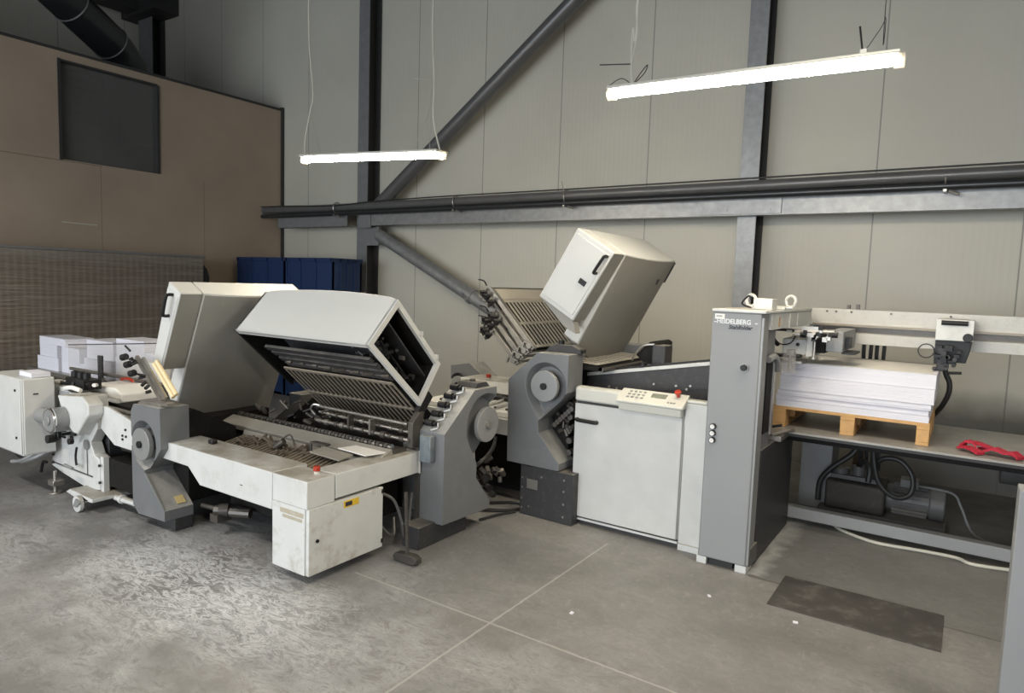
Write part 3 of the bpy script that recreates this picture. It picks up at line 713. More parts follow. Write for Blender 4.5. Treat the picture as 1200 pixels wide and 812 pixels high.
# ------------------------------------------------------------------ infeed table between unit 1 and the feeder
t = root('infeed_table', (-1.8, 4.8, 0), 'dark grey inclined infeed table rising to the feeder behind the control cabinet', 'infeed table')
sp_ = [(-2.14, 0.80), (-1.27, 0.80), (-1.27, 1.175), (-2.38, 0.975), (-2.38, 0.92)]
MB().prism(sp_, 'y', 4.45, 4.47).make('side_plate', 'anth', t, 0.002)
MB().prism(sp_, 'y', 5.2, 5.22).make('side_plate', 'anth', t, 0.002)
MB().prism([(-2.24, 0.95), (-1.27, 1.12), (-1.27, 1.14), (-2.24, 0.97)], 'y', 4.47, 5.2).make('table_bed', 'steel', t)
MB().prism([(-2.38, 0.975), (-1.27, 1.175), (-1.27, 1.20), (-2.38, 1.0)], 'y', 4.445, 4.47).make('edge_rail', 'white', t, 0.002)
MB().bar((-2.38, 4.46, 1.008), (-1.27, 4.46, 1.21), 0.02, 0.012).make('guide_rod', 'black', t)
kn = MB()
for x in (-1.87, -1.35):
    z = 1.008 + (x + 2.38) * 0.182 + 0.004
    kn.tube((x, 4.46, z), (x, 4.46, z + 0.02), 0.028, 12); kn.tube((x, 4.46, z - 0.04), (x, 4.46, z), 0.01, 8)
kn.make('clamp_knob', 'black', t)
kn = MB()
for x, z in ((-2.12, 0.93), (-2.06, 0.925), (-1.78, 0.985), (-1.62, 0.99), (-1.52, 1.0), (-1.545, 0.975), (-1.76, 0.885)):
    kn.tube((x, 4.45, z), (x, 4.443, z), 0.008, 8)
kn.make('screws', 'steel', t)
MB().box(-2.0, -1.3, 4.6, 5.15, 0.0, 0.8).make('support_cabinet', 'anth', t, 0.004)
MB().prism([(-2.1, 0.885), (-1.27, 1.01), (-1.27, 1.018), (-2.1, 0.893)], 'y', 4.444, 4.45).make('lower_seam', 'rubber', t)

# ------------------------------------------------------------------ control cabinet
c = root('control_cabinet', (-1.75, 4.25, 0), 'white floor cabinet with black handle and sloping control panel', 'cabinet')
MB().box(-2.2, -1.43, 4.115, 4.40, 0.05, 0.78).box(-2.2, -1.43, 4.115, 4.165, 0.78, 0.94).make('body', 'whiteside', c, 0.006)
MB().box(-2.19, -1.44, 4.10, 4.12, 0.845, 0.86).make('shadow_gap', 'rubber', c)
MB().box(-2.2, -1.44, 4.085, 4.115, 0.865, 0.957).make('top_rail', 'cream', c, 0.012)
MB().box(-2.2, -1.29, 4.10, 4.17, 0.94, 0.962).make('worktop', 'cream', c, 0.008)
dr_ = MB().box(-2.2, -1.437, 4.092, 4.115, 0.055, 0.847).make('door', 'whiteside', c, 0.006)
MB().path([(-2.175, 4.092, 0.735), (-2.175, 4.078, 0.735), (-2.155, 4.074, 0.733), (-2.05, 4.074, 0.731), (-2.03, 4.078, 0.731), (-2.03, 4.092, 0.731)], 0.014, 10).make('handle', 'black', dr_)
MB().box(-2.19, -1.3, 4.125, 4.39, 0.0, 0.05).make('plinth', 'anth', c)
MB().box(-2.2, -1.43, 4.1, 4.11, 0.03, 0.045).make('kick_strip', 'white', c)
MB().box(-1.425, -1.285, 4.10, 4.17, 0.03, 0.94).make('side_column', 'whiteside', c, 0.005)
MB().box(-1.42, -1.285, 4.085, 4.10, 0.0, 0.04).make('foot_strip', 'white', c, 0.002)
# sloping desk
cp = MB().prism([(4.02, 0.905), (4.02, 0.922), (4.15, 0.985), (4.15, 0.905)], 'x', -1.87, -1.415).make('control_panel', 'cream', c, 0.006)
MB().prism([(4.045, 0.85), (4.035, 0.905), (4.1, 0.905), (4.1, 0.85)], 'x', -1.855, -1.43).make('desk_base', 'cream', cp, 0.008)
def desk(x, y): return (x, y, 0.922 + (y - 4.02) * 0.063 / 0.13)
dn = Vector((0, -0.063, 0.13)).normalized(); du = Vector((0, 0.13, 0.063)).normalized()
MB().obox(Vector(desk(-1.60, 4.10)) + dn * 0.001, (0.05, 0, 0), du * 0.022, dn * 0.003).make('display', 'screen', cp)
bt = MB()
for i in range(4):
    for j in range(3): bt.obox(Vector(desk(-1.80 + i * 0.032, 4.06 + j * 0.03)) + dn * 0.001, (0.009, 0, 0), du * 0.007, dn * 0.003)
for i in range(3): bt.obox(Vector(desk(-1.52 + i * 0.02, 4.05)) + dn * 0.001, (0.006, 0, 0), du * 0.006, dn * 0.003)
bt.make_each('button', 'disc', cp)
q_ = Vector(desk(-1.48, 4.12))
eb = MB().tube(q_, q_ + dn * 0.025, 0.012, 12).tube(q_ + dn * 0.025, q_ + dn * 0.042, 0.021, 16).make('stop_button', 'redbtn', cp, 0.003)

# ================================================================== FEEDER
fd = root('pile_feeder', (-1.0, 4.6, 0), 'grey sheet feeder with tall tower, overhead beam and steel lift table', 'sheet feeder')
tw = MB().box(-1.25, -0.968, 3.97, 4.15, 0.045, 1.525).make('tower', 'tower', fd, 0.008)
MB().box(-1.252, -0.945, 3.965, 5.3, 1.525, 1.543).make('tower_cap', 'white', fd, 0.004)
MB().box(-1.26, -1.20, 3.975, 4.1, 0.0, 0.045).box(-1.03, -0.965, 3.975, 4.1, 0.0, 0.045).make_each('tower_foot', 'white', fd, 0.003)
MB().box(-1.19, -1.05, 4.0, 4.14, 0.0, 0.045).make('foot_recess', 'rubber', fd)
kb_ = MB().tube((-1.045, 3.97, 1.213), (-1.045, 3.958, 1.213), 0.026, 20).make('switch_ring', 'disc', tw)
MB().tube((-1.045, 3.96, 1.213), (-1.045, 3.935, 1.213), 0.018, 20).make('switch_knob', 'black', tw, 0.003)
for k, z in enumerate((0.848, 0.808, 0.766)):
    g = MB().tube((-1.203, 3.97, z), (-1.203, 3.945, z), 0.0175, 20).make('gauge', 'black', tw)
    MB().tube((-1.203, 3.946, z), (-1.203, 3.943, z), 0.0135, 20).make('gauge_face', 'sticker', tw)
    MB().bar((-1.203, 3.9425, z), (-1.196, 3.9425, z + 0.009), 0.001, 0.002, (0, 1, 0)).make('gauge_needle', 'rubber', tw)
RX = Matrix.Rotation(PI / 2, 3, 'X')
lettering('HEIDELBERG', 'lettering', 'white_txt', tw, (-1.222, 3.9695, 1.452), RX, 0.038, 0.0015, 0.0008, sx=0.92)
MB().box(-1.236, -1.222, 3.9665, 3.9695, 1.464, 1.469).box(-1.003, -0.988, 3.9665, 3.9695, 1.464, 1.469).make('lettering_bars', 'white_txt', tw)
lettering('Stahlfolder', 'lettering', 'dark_txt', tw, (-1.152, 3.9695, 1.423), RX, 0.032, 0.0015, 0.001, shear=0.3, sx=0.96)
stk = MB().box(-1.232, -1.176, 3.965, 3.9695, 1.483, 1.514).make('sticker', 'sticker', tw)
MB().box(-1.224, -1.19, 3.964, 3.9655, 1.499, 1.503).make('sticker_print', 'dark_txt', stk)
# arm behind the tower, light side box, frame below
MB().box(-1.22, -0.955, 4.16, 5.34, 1.425, 1.523).make('upper_box', 'white', fd, 0.004)
MB().box(-0.954, -0.951, 4.62, 4.63, 1.425, 1.52).box(-0.954, -0.951, 4.85, 4.86, 1.425, 1.52).make('box_seams', 'sticker', fd)
MB().box(-0.954, -0.951, 4.33, 4.35, 1.44, 1.5).make('warning_label', 'wood', fd)
MB().box(-1.22, -0.975, 4.15, 4.36, 0.70, 1.42).make('rear_tower', 'column', fd, 0.004)
MB().box(-0.976, -0.966, 4.17, 4.30, 0.80, 1.24).make('chain_slot', 'inner', fd)
MB().box(-0.966, -0.955, 4.31, 4.34, 0.78, 1.24).make('chain_guide', 'steel', fd)
MB().path([(-0.96, 4.16, 1.25), (-0.95, 4.25, 1.265), (-0.945, 4.32, 1.23), (-0.945, 4.36, 1.17)], 0.02, 8).make('hose', 'disc', fd)
MB().box(-1.22, -0.965, 4.16, 5.06, 0.0, 0.705).make('lower_frame', 'anth', fd, 0.004)
MB().box(-1.0, -0.955, 4.02, 4.17, 0.03, 0.14).make('foot_bracket', 'motor', fd, 0.004)
MB().box(-0.985, -0.955, 3.98, 4.0, 0.05, 1.5).make('edge_strip', 'disc', fd, 0.002)
# lift table
tb = MB().box(-1.05, 1.3, 4.72, 5.75, 0.712, 0.735).make('lift_table', 'tabletop', fd, 0.003)
MB().box(-1.05, 1.3, 4.716, 4.72, 0.705, 0.722).make('table_edge', 'rubber', fd)
MB().box(-1.0, 1.2, 4.9, 4.97, 0.64, 0.712).box(-1.0, 1.2, 5.5, 5.57, 0.64, 0.712).make_each('table_beam', 'inner', fd)
MB().box(-1.03, -0.93, 4.5, 4.74, 0.70, 0.735).tube((-0.98, 4.45, 0.75), (-0.90, 4.72, 0.75), 0.013, 8).make('lift_bracket', 'steel', fd, 0.003)
MB().tube((-1.0, 4.5, 0.79), (-0.93, 4.5, 0.81), 0.009, 8).make('crank_pin', 'black', fd)
MB().box(-0.98, 1.3, 5.08, 5.16, 0.045, 0.125).make('bottom_rail', 'tower', fd, 0.004)
MB().box(0.37, 0.46, 5.12, 5.2, 0, 0.705).box(1.2, 1.3, 5.1, 5.2, 0, 0.705).make_each('rear_post', 'tower', fd, 0.004)
MB().box(-1.0, -0.78, 5.6, 5.95, 0.0, 0.70).make('rear_cabinet', 'tower', fd, 0.005)
# overhead beam
bm_ = [(5.40, 1.30), (5.40, 1.375), (5.44, 1.38), (5.44, 1.415), (5.395, 1.42), (5.395, 1.445), (5.40, 1.45), (5.40, 1.545), (5.55, 1.545), (5.55, 1.30)]
MB().prism(bm_, 'x', -0.98, 1.3).make('overhead_beam', 'beam', fd, 0.004)
MB().box(-0.95, 1.3, 5.388, 5.396, 1.425, 1.438).make('guide_strip', 'slat', fd)
MB().box(-0.95, 1.3, 5.435, 5.441, 1.378, 1.418).make('groove', 'darksteel', fd)
bo = MB()
for x in (-0.86, -0.80, -0.70, -0.45, -0.1):
    bo.tube((x, 5.40, 1.525), (x, 5.392, 1.525), 0.008, 8)
bo.make('beam_bolts', 'darksteel', fd)
MB().box(1.15, 1.3, 5.35, 5.6, 0, 1.545).make('beam_post', 'tower', fd, 0.005)
MB().box(-0.74, -0.72, 5.45, 5.5, 1.545, 1.575).box(-0.68, -0.66, 5.45, 5.5, 1.545, 1.58).make('beam_lugs', 'darksteel', fd)
# eye bolts, junction box on top
for x, y in ((-1.16, 4.46), (-0.98, 4.75)):
    e_ = MB().torus((x, y, 1.592), (0.45, 1, 0), 0.036, 0.010, 24, 8).tube((x, y, 1.543), (x, y, 1.56), 0.02, 12).make('eye_bolt', 'white', fd)
MB().box(-1.075, -0.965, 4.18, 4.30, 1.543, 1.61).make('junction_box', 'white', fd, 0.004)
MB().box(-1.0, -0.94, 4.4, 4.44, 1.543, 1.565).tube((-0.94, 4.42, 1.555), (-0.90, 4.42, 1.555), 0.01, 8).make('air_valve', 'white', fd, 0.003)
MB().path([(-1.12, 4.3, 1.6), (-1.15, 4.35, 1.62), (-1.2, 4.4, 1.57), (-1.15, 4.45, 1.545)], 0.006, 6).make('air_hose', 'rubber', fd)
# suction head
sh_ = MB().box(-1.02, -0.87, 4.78, 5.1, 1.245, 1.345).make('suction_head', 'white', fd, 0.004)
MB().box(-0.868, -0.83, 4.76, 5.05, 1.235, 1.385).make('head_plate', 'white', sh_, 0.003)
MB().box(-0.76, -0.66, 4.82, 5.38, 1.275, 1.41).make('head_carrier', 'tower', sh_, 0.004)
MB().box(-0.82, -0.77, 4.84, 5.1, 1.26, 1.38).make('carrier_core', 'inner', sh_)
ms, md = MB(), MB()
ms.tube((-0.815, 4.74, 1.235), (-0.815, 4.74, 1.40), 0.007, 10); ms.tube((-0.815, 4.74, 1.225), (-0.815, 4.74, 1.24), 0.028, 14)
ms.box(-0.90, -0.79, 4.72, 4.78, 1.37, 1.435)
ms.tube((-0.94, 4.73, 1.40), (-0.70, 4.73, 1.41), 0.014, 10); ms.tube((-0.95, 4.74, 1.36), (-0.86, 4.74, 1.40), 0.016, 8)
for k in range(14):
    x = rnd.uniform(-0.99, -0.70); z = 1.37 + rnd.uniform(-0.03, 0.05)
    (ms if k % 2 else md).box(x, x + rnd.uniform(.015, .04), 4.70, 4.78, z, z + rnd.uniform(.015, .035))
md.tube((-0.72, 4.72, 1.39), (-0.68, 4.72, 1.39), 0.018, 10)
md.box(-1.10, -0.93, 4.72, 4.76, 1.395, 1.412)
md.box(-1.12, -0.9, 4.70, 4.82, 1.225, 1.24); ms.box(-1.12, -0.88, 4.70, 4.9, 1.19, 1.205)
md.path([(-1.08, 4.72, 1.36), (-1.02, 4.72, 1.31), (-0.96, 4.72, 1.32), (-0.93, 4.72, 1.37)], 0.004, 6)
md.path([(-1.1, 4.74, 1.37), (-1.06, 4.72, 1.33), (-1.04, 4.74, 1.30)], 0.014, 6)
md.box(-0.67, -0.59, 4.86, 5.1, 1.262, 1.275); md.box(-0.66, -0.63, 4.9, 5.0, 1.30, 1.37)
md.tube((-0.925, 4.78, 1.31), (-0.925, 4.772, 1.31), 0.012, 10)
ms.make_each('suction_bar', 'steel', sh_); md.make_each('suction_fitting', 'black', sh_)
fb = MB().box(-0.985, -0.905, 4.64, 4.66, 1.135, 1.255).box(-0.985, -0.905, 4.63, 4.68, 1.13, 1.145).make('separator_window', 'perspex', sh_)
MB().tube((-0.945, 4.665, 1.14), (-0.945, 4.665, 1.26), 0.007, 8).box(-0.965, -0.92, 4.65, 4.7, 1.245, 1.28).make('separator_foot', 'steel', sh_)
# side head riding on the beam
sd = MB().box(-0.172, 0.033, 5.2, 5.39, 1.375, 1.512).make('side_head', 'white', fd, 0.004)
MB().tube((-0.145, 5.195, 1.49), (-0.0, 5.195, 1.49), 0.0155, 12).make('head_handle', 'black', sd)
MB().tube((0.005, 5.2, 1.40), (0.005, 5.18, 1.40), 0.028, 18).make('head_knob', 'black', sd, 0.003)
MB().prism([(-0.17, 1.22), (-0.17, 1.375), (0.03, 1.375), (0.02, 1.3), (0.005, 1.235), (-0.06, 1.235), (-0.1, 1.22)], 'y', 5.22, 5.36).make('black_shroud', 'black', sd, 0.004)
MB().torus((-0.215, 5.2, 1.30), (0, 1, 0), 0.045, 0.004, 22, 6).make('tube_loop', 'rubber', sd)
ms, md = MB(), MB()
for k in range(20):
    x = rnd.uniform(-0.17, -0.04); z = rnd.uniform(1.18, 1.32)
    (ms if k % 3 == 0 else md).box(x, x + rnd.uniform(.015, .045), rnd.uniform(5.1, 5.15), 5.22, z, z + rnd.uniform(.01, .04))
for k in range(6):
    x = rnd.uniform(-0.15, -0.03); z = rnd.uniform(1.17, 1.32)
    (ms if k % 2 else md).tube((x, 5.08, z), (x, 5.2, z), 0.013, 10)
md.tube((-0.08, 5.12, 1.175), (-0.01, 5.12, 1.18), 0.009, 8)
ms.make_each('head_link', 'anth', sd); md.make_each('head_block', 'black', sd)
# hoses behind the beam
hs = MB()
for k, x in enumerate((-0.62, -0.575, -0.535, -0.49)):
    hs.path([(x, 5.6, 1.35), (x - 0.005, 5.62, 1.2), (x - 0.02 * (k % 2), 5.78, 0.9), (x, 5.9, 0.3)], 0.013, 8)
hs.make_each('hanging_hose', 'anth', fd)
MB().path([(-0.10, 5.45, 1.28), (-0.105, 5.44, 1.16), (-0.075, 5.44, 1.08), (-0.075, 5.44, 1.0), (-0.11, 5.5, 0.90), (-0.16, 5.72, 0.80)], 0.017, 10).make('bent_hose', 'rubber', fd)

# ------------------------------------------------------------------ pump under the table
pm = root('vacuum_pump', (-0.5, 5.75, 0), 'dusty black pump and ribbed motor on the floor under the lift table', 'pump')
MB().box(-0.80, -0.40, 5.50, 5.85, 0.05, 0.26).make('pump_body', 'iron', pm, 0.02, 3)
MB().box(-0.84, -0.02, 5.48, 5.9, 0.0, 0.05).make('base_frame', 'motor', pm, 0.004)
MB().tube((-0.72, 5.68, 0.26), (-0.72, 5.68, 0.33), 0.06, 18).tube((-0.6, 5.68, 0.25), (-0.6, 5.68, 0.36), 0.045, 16).box(-0.78, -0.45, 5.6, 5.75, 0.25, 0.29).make('filter_caps', 'motor', pm)
mo = MB().tube((-0.40, 5.68, 0.165), (-0.12, 5.68, 0.165), 0.10, 24)
for k in range(20):
    a = 2 * PI * k / 20
    mo.bar((-0.36, 5.68 + 0.10 * math.cos(a), 0.165 + 0.10 * math.sin(a)), (-0.14, 5.68 + 0.10 * math.cos(a), 0.165 + 0.10 * math.sin(a)), 0.006, 0.03, (0, math.cos(a), math.sin(a)))
mo.make('motor', 'motor', pm)
MB().tube((-0.13, 5.68, 0.165), (-0.03, 5.68, 0.165), 0.115, 24).make('fan_cover', 'motor', pm, 0.01)
MB().box(-0.32, -0.2, 5.60, 5.72, 0.27, 0.33).make('terminal_box', 'motor', pm, 0.006)
h_ = MB()
h_.path([(-0.56, 5.55, 0.68), (-0.62, 5.5, 0.5), (-0.76, 5.48, 0.36), (-0.83, 5.48, 0.25), (-0.84, 5.48, 0.1)], 0.02, 10)
h_.path([(-0.50, 5.5, 0.68), (-0.49, 5.45, 0.5), (-0.44, 5.42, 0.32), (-0.33, 5.4, 0.24), (-0.24, 5.42, 0.28), (-0.24, 5.45, 0.4), (-0.32, 5.47, 0.49), (-0.42, 5.48, 0.49), (-0.48, 5.5, 0.43)], 0.018, 10)
h_.path([(-0.60, 5.66, 0.36), (-0.57, 5.6, 0.42), (-0.52, 5.56, 0.38), (-0.52, 5.54, 0.28)], 0.02, 8)
h_.make_each('vacuum_hose', 'rubber', pm)
MB().path([(-0.2, 5.6, 0.3), (0.0, 5.55, 0.3), (0.06, 5.52, 0.22), (0.14, 5.5, 0.06), (0.3, 5.48, 0.01)], 0.008, 6).make('power_cable', 'disc', pm)
dm = root('filter_drum', (0.7, 6.1, 0), 'dusty grey drum on its stand behind the rear post of the feeder table', 'drum')
MB().tube((0.27, 5.9, 0.5), (0.85, 5.9, 0.5), 0.15, 28).make('drum_body', 'motor', dm, 0.01)
MB().box(0.5, 0.55, 5.78, 6.02, 0, 0.42).box(0.78, 0.83, 5.78, 6.02, 0, 0.42).make('stand', 'motor', dm)
tag(MB().box(-0.715, -0.645, 6.3, 6.36, 0.0, 0.68).make('wooden_plank', 'oldwood', loc=None), 'brown wooden plank standing upright behind the pump under the table', 'plank')
tag(MB().path([(-0.73, 5.37, 0.012), (-0.68, 5.22, 0.012), (-0.6, 5.12, 0.012), (-0.4, 5.02, 0.012), (-0.15, 5.05, 0.012), (0.05, 5.06, 0.012), (0.16, 5.0, 0.012), (0.5, 5.1, 0.012)], 0.011, 8).make('floor_cable', 'cable'),
    'pale cable curving over the floor in front of the bottom rail', 'cable')
tag(MB().box(0.207, 0.30, 3.1, 3.22, 0.0, 0.95).make('steel_post', 'tower', None, 0.004), 'short grey steel post at the right edge of the picture', 'post')

# pallet and paper
pl = root('wooden_pallet', (-0.6, 5.2, 0.735), 'pale wooden pallet under the paper on the lift table', 'pallet')
for x0, x1 in ((-1.065, -0.985), (-0.645, -0.56), (-0.215, -0.145)):
    for y0 in (4.85, 5.17, 5.5):
        MB().box(x0, x1, y0, y0 + 0.13, 0.757, 0.835).make('block', 'wood', pl, 0.003)
    MB().box(x0, x1, 4.85, 5.63, 0.736, 0.757).make('bottom_board', 'wood', pl, 0.002)
for y0, y1 in ((4.85, 4.96), (5.0, 5.12), (5.18, 5.30), (5.36, 5.47), (5.52, 5.63)):
    MB().box(-1.065, -0.145, y0, y1, 0.857, 0.878).make('deck_board', 'wood', pl, 0.002)
for x0, x1 in ((-1.065, -0.985), (-0.645, -0.56), (-0.215, -0.145)):
    MB().box(x0, x1, 4.85, 5.63, 0.835, 0.857).make('stringer', 'wood', pl, 0.002)
zz = 0.8785
names = ['white paper stack, lowest layer on the wooden pallet', 'thin white paper layer, second from the bottom on the pallet',
         'thin white paper layer, third from the bottom on the pallet', 'thick white paper layer, second from the top on the pallet', 'white paper stack, topmost layer under the suction head']
for k, (th, dx, dy) in enumerate(((0.04, 0, 0), (0.035, -0.004, 0.004), (0.035, 0.006, -0.004), (0.095, 0.018, -0.006), (0.09, 0.02, 0.004))):
    n_l = 12; rings = []
    for j in range(n_l * 2):
        zz_ = zz + th * j / (n_l * 2 - 1); e = 0.0012 * (j % 2) + random.uniform(-.0008, .0008)
        rings.append([(-1.05 + dx - e, 4.85 + dy - e, zz_), (-0.155 + dx + e, 4.85 + dy - e, zz_), (-0.155 + dx + e, 5.62 + dy + e, zz_), (-1.05 + dx - e, 5.62 + dy + e, zz_)])
    tag(MB().loft(rings).make('paper_stack', 'paper', smooth=False), names[k], 'paper stack', 'paper layers on the pallet')
    zz += th + 0.0015
tag(MB().box(-1.02, -0.16, 4.87, 5.6, zz, zz + 0.002).make('cover_sheet', 'papertop'), 'thin greyish cover sheet lying on top of the paper pile', 'sheet')
# red webbing bundle
st = root('ratchet_strap', (0.18, 4.9, 0.735), 'crumpled red webbing strap lying on the steel lift table', 'strap')
def ribbon(pts, w_, th=0.014):
    w_ *= 1.15; pts = [(x, y, z + 0.006) for x, y, z in pts]
    P = [Vector(p_) for p_ in pts]; rings = []
    for i, p_ in enumerate(P):
        d_ = (P[min(i + 1, len(P) - 1)] - P[max(i - 1, 0)]).normalized(); s_ = d_.cross(Vector((0, 0, 1))).normalized() * w_ / 2
        u_ = Vector((0, 0, th / 2)); rings.append([p_ - s_ - u_, p_ + s_ - u_, p_ + s_ + u_, p_ - s_ + u_])
    return rings
rb = MB()
rb.loft(ribbon([(0.03, 4.95, 0.745), (0.05, 4.98, 0.77), (0.10, 4.96, 0.775), (0.15, 4.93, 0.765), (0.2, 4.92, 0.75)], 0.04))
rb.loft(ribbon([(0.02, 4.9, 0.743), (0.05, 4.86, 0.76), (0.09, 4.82, 0.755), (0.12, 4.79, 0.742)], 0.045))
rb.loft(ribbon([(0.14, 4.86, 0.75), (0.19, 4.84, 0.775), (0.24, 4.82, 0.76), (0.28, 4.81, 0.77), (0.31, 4.79, 0.745)], 0.06))
rb.loft(ribbon([(0.12, 4.98, 0.742), (0.18, 4.93, 0.755), (0.25, 4.88, 0.75), (0.32, 4.85, 0.742)], 0.035))
rb.loft(ribbon([(0.03, 4.92, 0.742), (0.045, 4.9, 0.785), (0.07, 4.9, 0.79), (0.1, 4.9, 0.76)], 0.035))
rb.make('webbing', 'red', st)
MB().box(0.085, 0.14, 4.865, 4.905, 0.737, 0.755).make('buckle', 'black', st, 0.003)
# dark mat and bits on the floor
tag(MB().box(-0.77, 0.016, 3.66, 4.10, 0.0, 0.006).make('floor_mat', 'mattex', None, 0.002), 'dark worn rectangular mat on the floor in front of the feeder', 'mat')
for k, (u, v) in enumerate(((670, 719), (831, 699), (932, 730))):
    p_ = at(u, v, Z=0); a = rnd.uniform(0, 3)
    tag(MB().obox((p_.x, p_.y, 0.004), (0.012 * math.cos(a), 0.012 * math.sin(a), 0), (-0.008 * math.sin(a), 0.008 * math.cos(a), 0.001), (0, 0, 0.002)).make('paper_scrap', 'paper'),
        ['tiny white paper scrap on open floor left of the other scraps', 'tiny white paper scrap on the floor in front of the feeder tower', 'tiny white paper scrap on the floor just in front of the dark mat'][k], 'paper scrap')

# ================================================================== UNIT 2: cross-fold unit (front)
u2_ = root('folding_machine', (-3.4, 2.8, 0), 'front folding unit with white L-shaped arm and open hood showing black slotted plates', 'folding machine')
side_housing(u2_, 'x', -2.62, 0.2, [(3.20, 0.705), (3.50, 0.95), (3.745, 0.95), (3.745, 0.66), (3.54, 0.46), (3.54, 0.36), (3.70, 0.17), (3.70, 0.115), (3.2, 0.13)],
             (3.632, 0.706), 0.118, (3.545, 0.46), 0.205)
MB().box(-2.82, -2.68, 3.05, 3.52, 0.0, 0.14).make('foot', 'anth', u2_, 0.003)
MB().box(-2.835, -2.81, 3.18, 3.21, 0.0, 0.6).make('edge_flange', 'darksteel', u2_)
MB().box(-3.0, -2.83, 3.24, 3.7, 0.16, 0.62).make('inner_frame', 'grey', u2_, 0.004)
MB().box(-2.78, -2.69, 3.15, 3.2, 0.52, 0.69).make('terminal_box', 'bluegrey', u2_, 0.006)
# fold roller levers on the sloping top of the housing
for k in range(5):
    t_ = k / 4; p_ = Vector((-2.77, 3.235 + 0.245 * t_, 0.755 + 0.20 * t_))
    lv = MB().tube(p_ + Vector((-0.03, 0, 0)), p_ + Vector((0.03, 0, 0.0)), 0.021, 14).tube(p_ + Vector((0.035, 0, 0)), p_ + Vector((0.055, 0, 0)), 0.014, 10)
    lv.make('roller_lever', 'black', u2_)
    MB().bar(p_ + Vector((0.03, -0.02, -0.035)), p_ + Vector((0.07, 0.0, -0.02)), 0.035, 0.012).tube(p_ + Vector((0.07, 0, -0.025)), p_ + Vector((0.07, 0, 0.01)), 0.01, 8).make('lever_bracket', 'steel', u2_)
MB().prism([(3.13, 0.60), (3.13, 0.76), (3.19, 0.82), (3.24, 0.82), (3.2, 0.60)], 'x', -2.86, -2.82).make('hinge_plate', 'darksteel', u2_, 0.003)
MB().prism([(3.56, 0.95), (3.58, 0.985), (3.68, 0.985), (3.72, 0.95)], 'x', -2.82, -2.66).tube((-2.74, 3.63, 0.98), (-2.74, 3.63, 1.0), 0.02, 12).make('top_bracket', 'anth', u2_, 0.003)
# white arm: profile of the long front beam (X,Z)
arm = [(-4.165, 0.578), (-4.20, 0.465), (-3.905, 0.462), (-3.78, 0.368), (-3.09, 0.368), (-3.09, 0.578)]
MB().prism(arm, 'y', 2.30, 2.54).make('front_arm', 'white', u2_, 0.005)
MB().box(-3.085, -2.80, 2.30, 2.49, 0.425, 0.578).make('corner_block', 'white', u2_, 0.005)
MB().box(-3.09, -2.82, 2.302, 2.49, 0.06, 0.425).make('electrical_box', 'stained', u2_, 0.004)
MB().box(-2.975, -2.80, 2.497, 3.185, 0.44, 0.578).make('side_arm', 'white', u2_, 0.005)
MB().box(-2.802, -2.797, 3.175, 3.187, 0.435, 0.582).make('arm_end_trim', 'sticker', u2_)
bx = MB().box(-3.07, -2.82, 2.49, 2.85, 0.07, 0.425).make('box_body', 'whiteside', u2_, 0.004)
dd_ = MB().box(-2.82, -2.795, 2.31, 2.855, 0.06, 0.425).make('box_door', 'stained', u2_, 0.003)
MB().box(-2.795, -2.792, 2.55, 2.66, 0.375, 0.412).make('warning_label', 'yellow', dd_)
MB().box(-2.7925, -2.7915, 2.56, 2.61, 0.381, 0.405).make('label_symbol', 'dark_txt', dd_)
MB().tube((-2.797, 2.365, 0.243), (-2.788, 2.365, 0.243), 0.010, 12).make('lock', 'black', dd_)
hg = MB()
for y, z in ((2.848, 0.40), (2.848, 0.10)): hg.box(-2.797, -2.79, y - 0.006, y + 0.008, z - 0.012, z + 0.012)
hg.make_each('door_hinge', 'black', dd_)
# brown tape marks left on the front face of the corner block
tp_ = MB()
for x0, x1, z0, z1 in ((-3.02, -2.83, 0.375, 0.40), (-3.0, -2.84, 0.35, 0.366)): tp_.box(x0, x1, 2.2995, 2.302, z0, z1)
tp_.make('tape_residue', 'tape', u2_)
e_ = MB().tube((-2.89, 2.44, 0.578), (-2.89, 2.44, 0.592), 0.016, 14).make('stop_button_base', 'cream', u2_)
MB().tube((-2.89, 2.44, 0.592), (-2.89, 2.44, 0.618), 0.019, 16).make('stop_button', 'redbtn', e_, 0.003)
MB().box(-3.92, -3.87, 2.44, 2.48, 0.578, 0.606).make('bump_stop', 'black', u2_, 0.008)
MB().box(-3.375, -3.355, 2.2985, 2.301, 0.45, 0.455).make('rivet', 'darksteel', u2_)
# cavity behind the arm: bed with slats, pale bar, roller row
MB().box(-4.1, -2.98, 2.545, 3.6, 0.40, 0.44).make('machine_bed', 'inner', u2_)
sl = MB()
for k in range(28):
    x = -4.0 + k * 0.038
    sl.bar((x, 2.56, 0.525), (x - 0.09, 2.82, 0.535), 0.013, 0.02)
sl.make_each('bed_slat', 'slat', u2_)
for k in range(10):
    x = -4.0 + k * 0.085 + rnd.uniform(-.02, .02)
    pass
sp = MB()
for k in range(26):
    x = rnd.uniform(-4.02, -3.35); y = rnd.uniform(2.62, 2.86)
    sp.bar((x, y, 0.545), (x + rnd.uniform(-.09, .03), y + rnd.uniform(-.03, .05), 0.55 + rnd.uniform(0, 0.035)), 0.012, 0.018)
sp.make_each('slat_lever', 'slot', u2_)
MB().obox((-3.76, 2.95, 0.575), (0.90, 0, 0), (0, 0.05, 0.02), (0, -0.008, 0.02)).make('dusty_cross_bar', 'dustybar', u2_, 0.004)
MB().obox((-3.55, 2.86, 0.51), (0.62, 0, 0), (0, 0.02, 0.05), (0, 0.004, -0.0015)).make('apron_plate', 'dustybar', u2_)
ms, md = MB(), MB()
md.box(-4.5, -2.86, 3.0, 3.12, 0.55, 0.60)
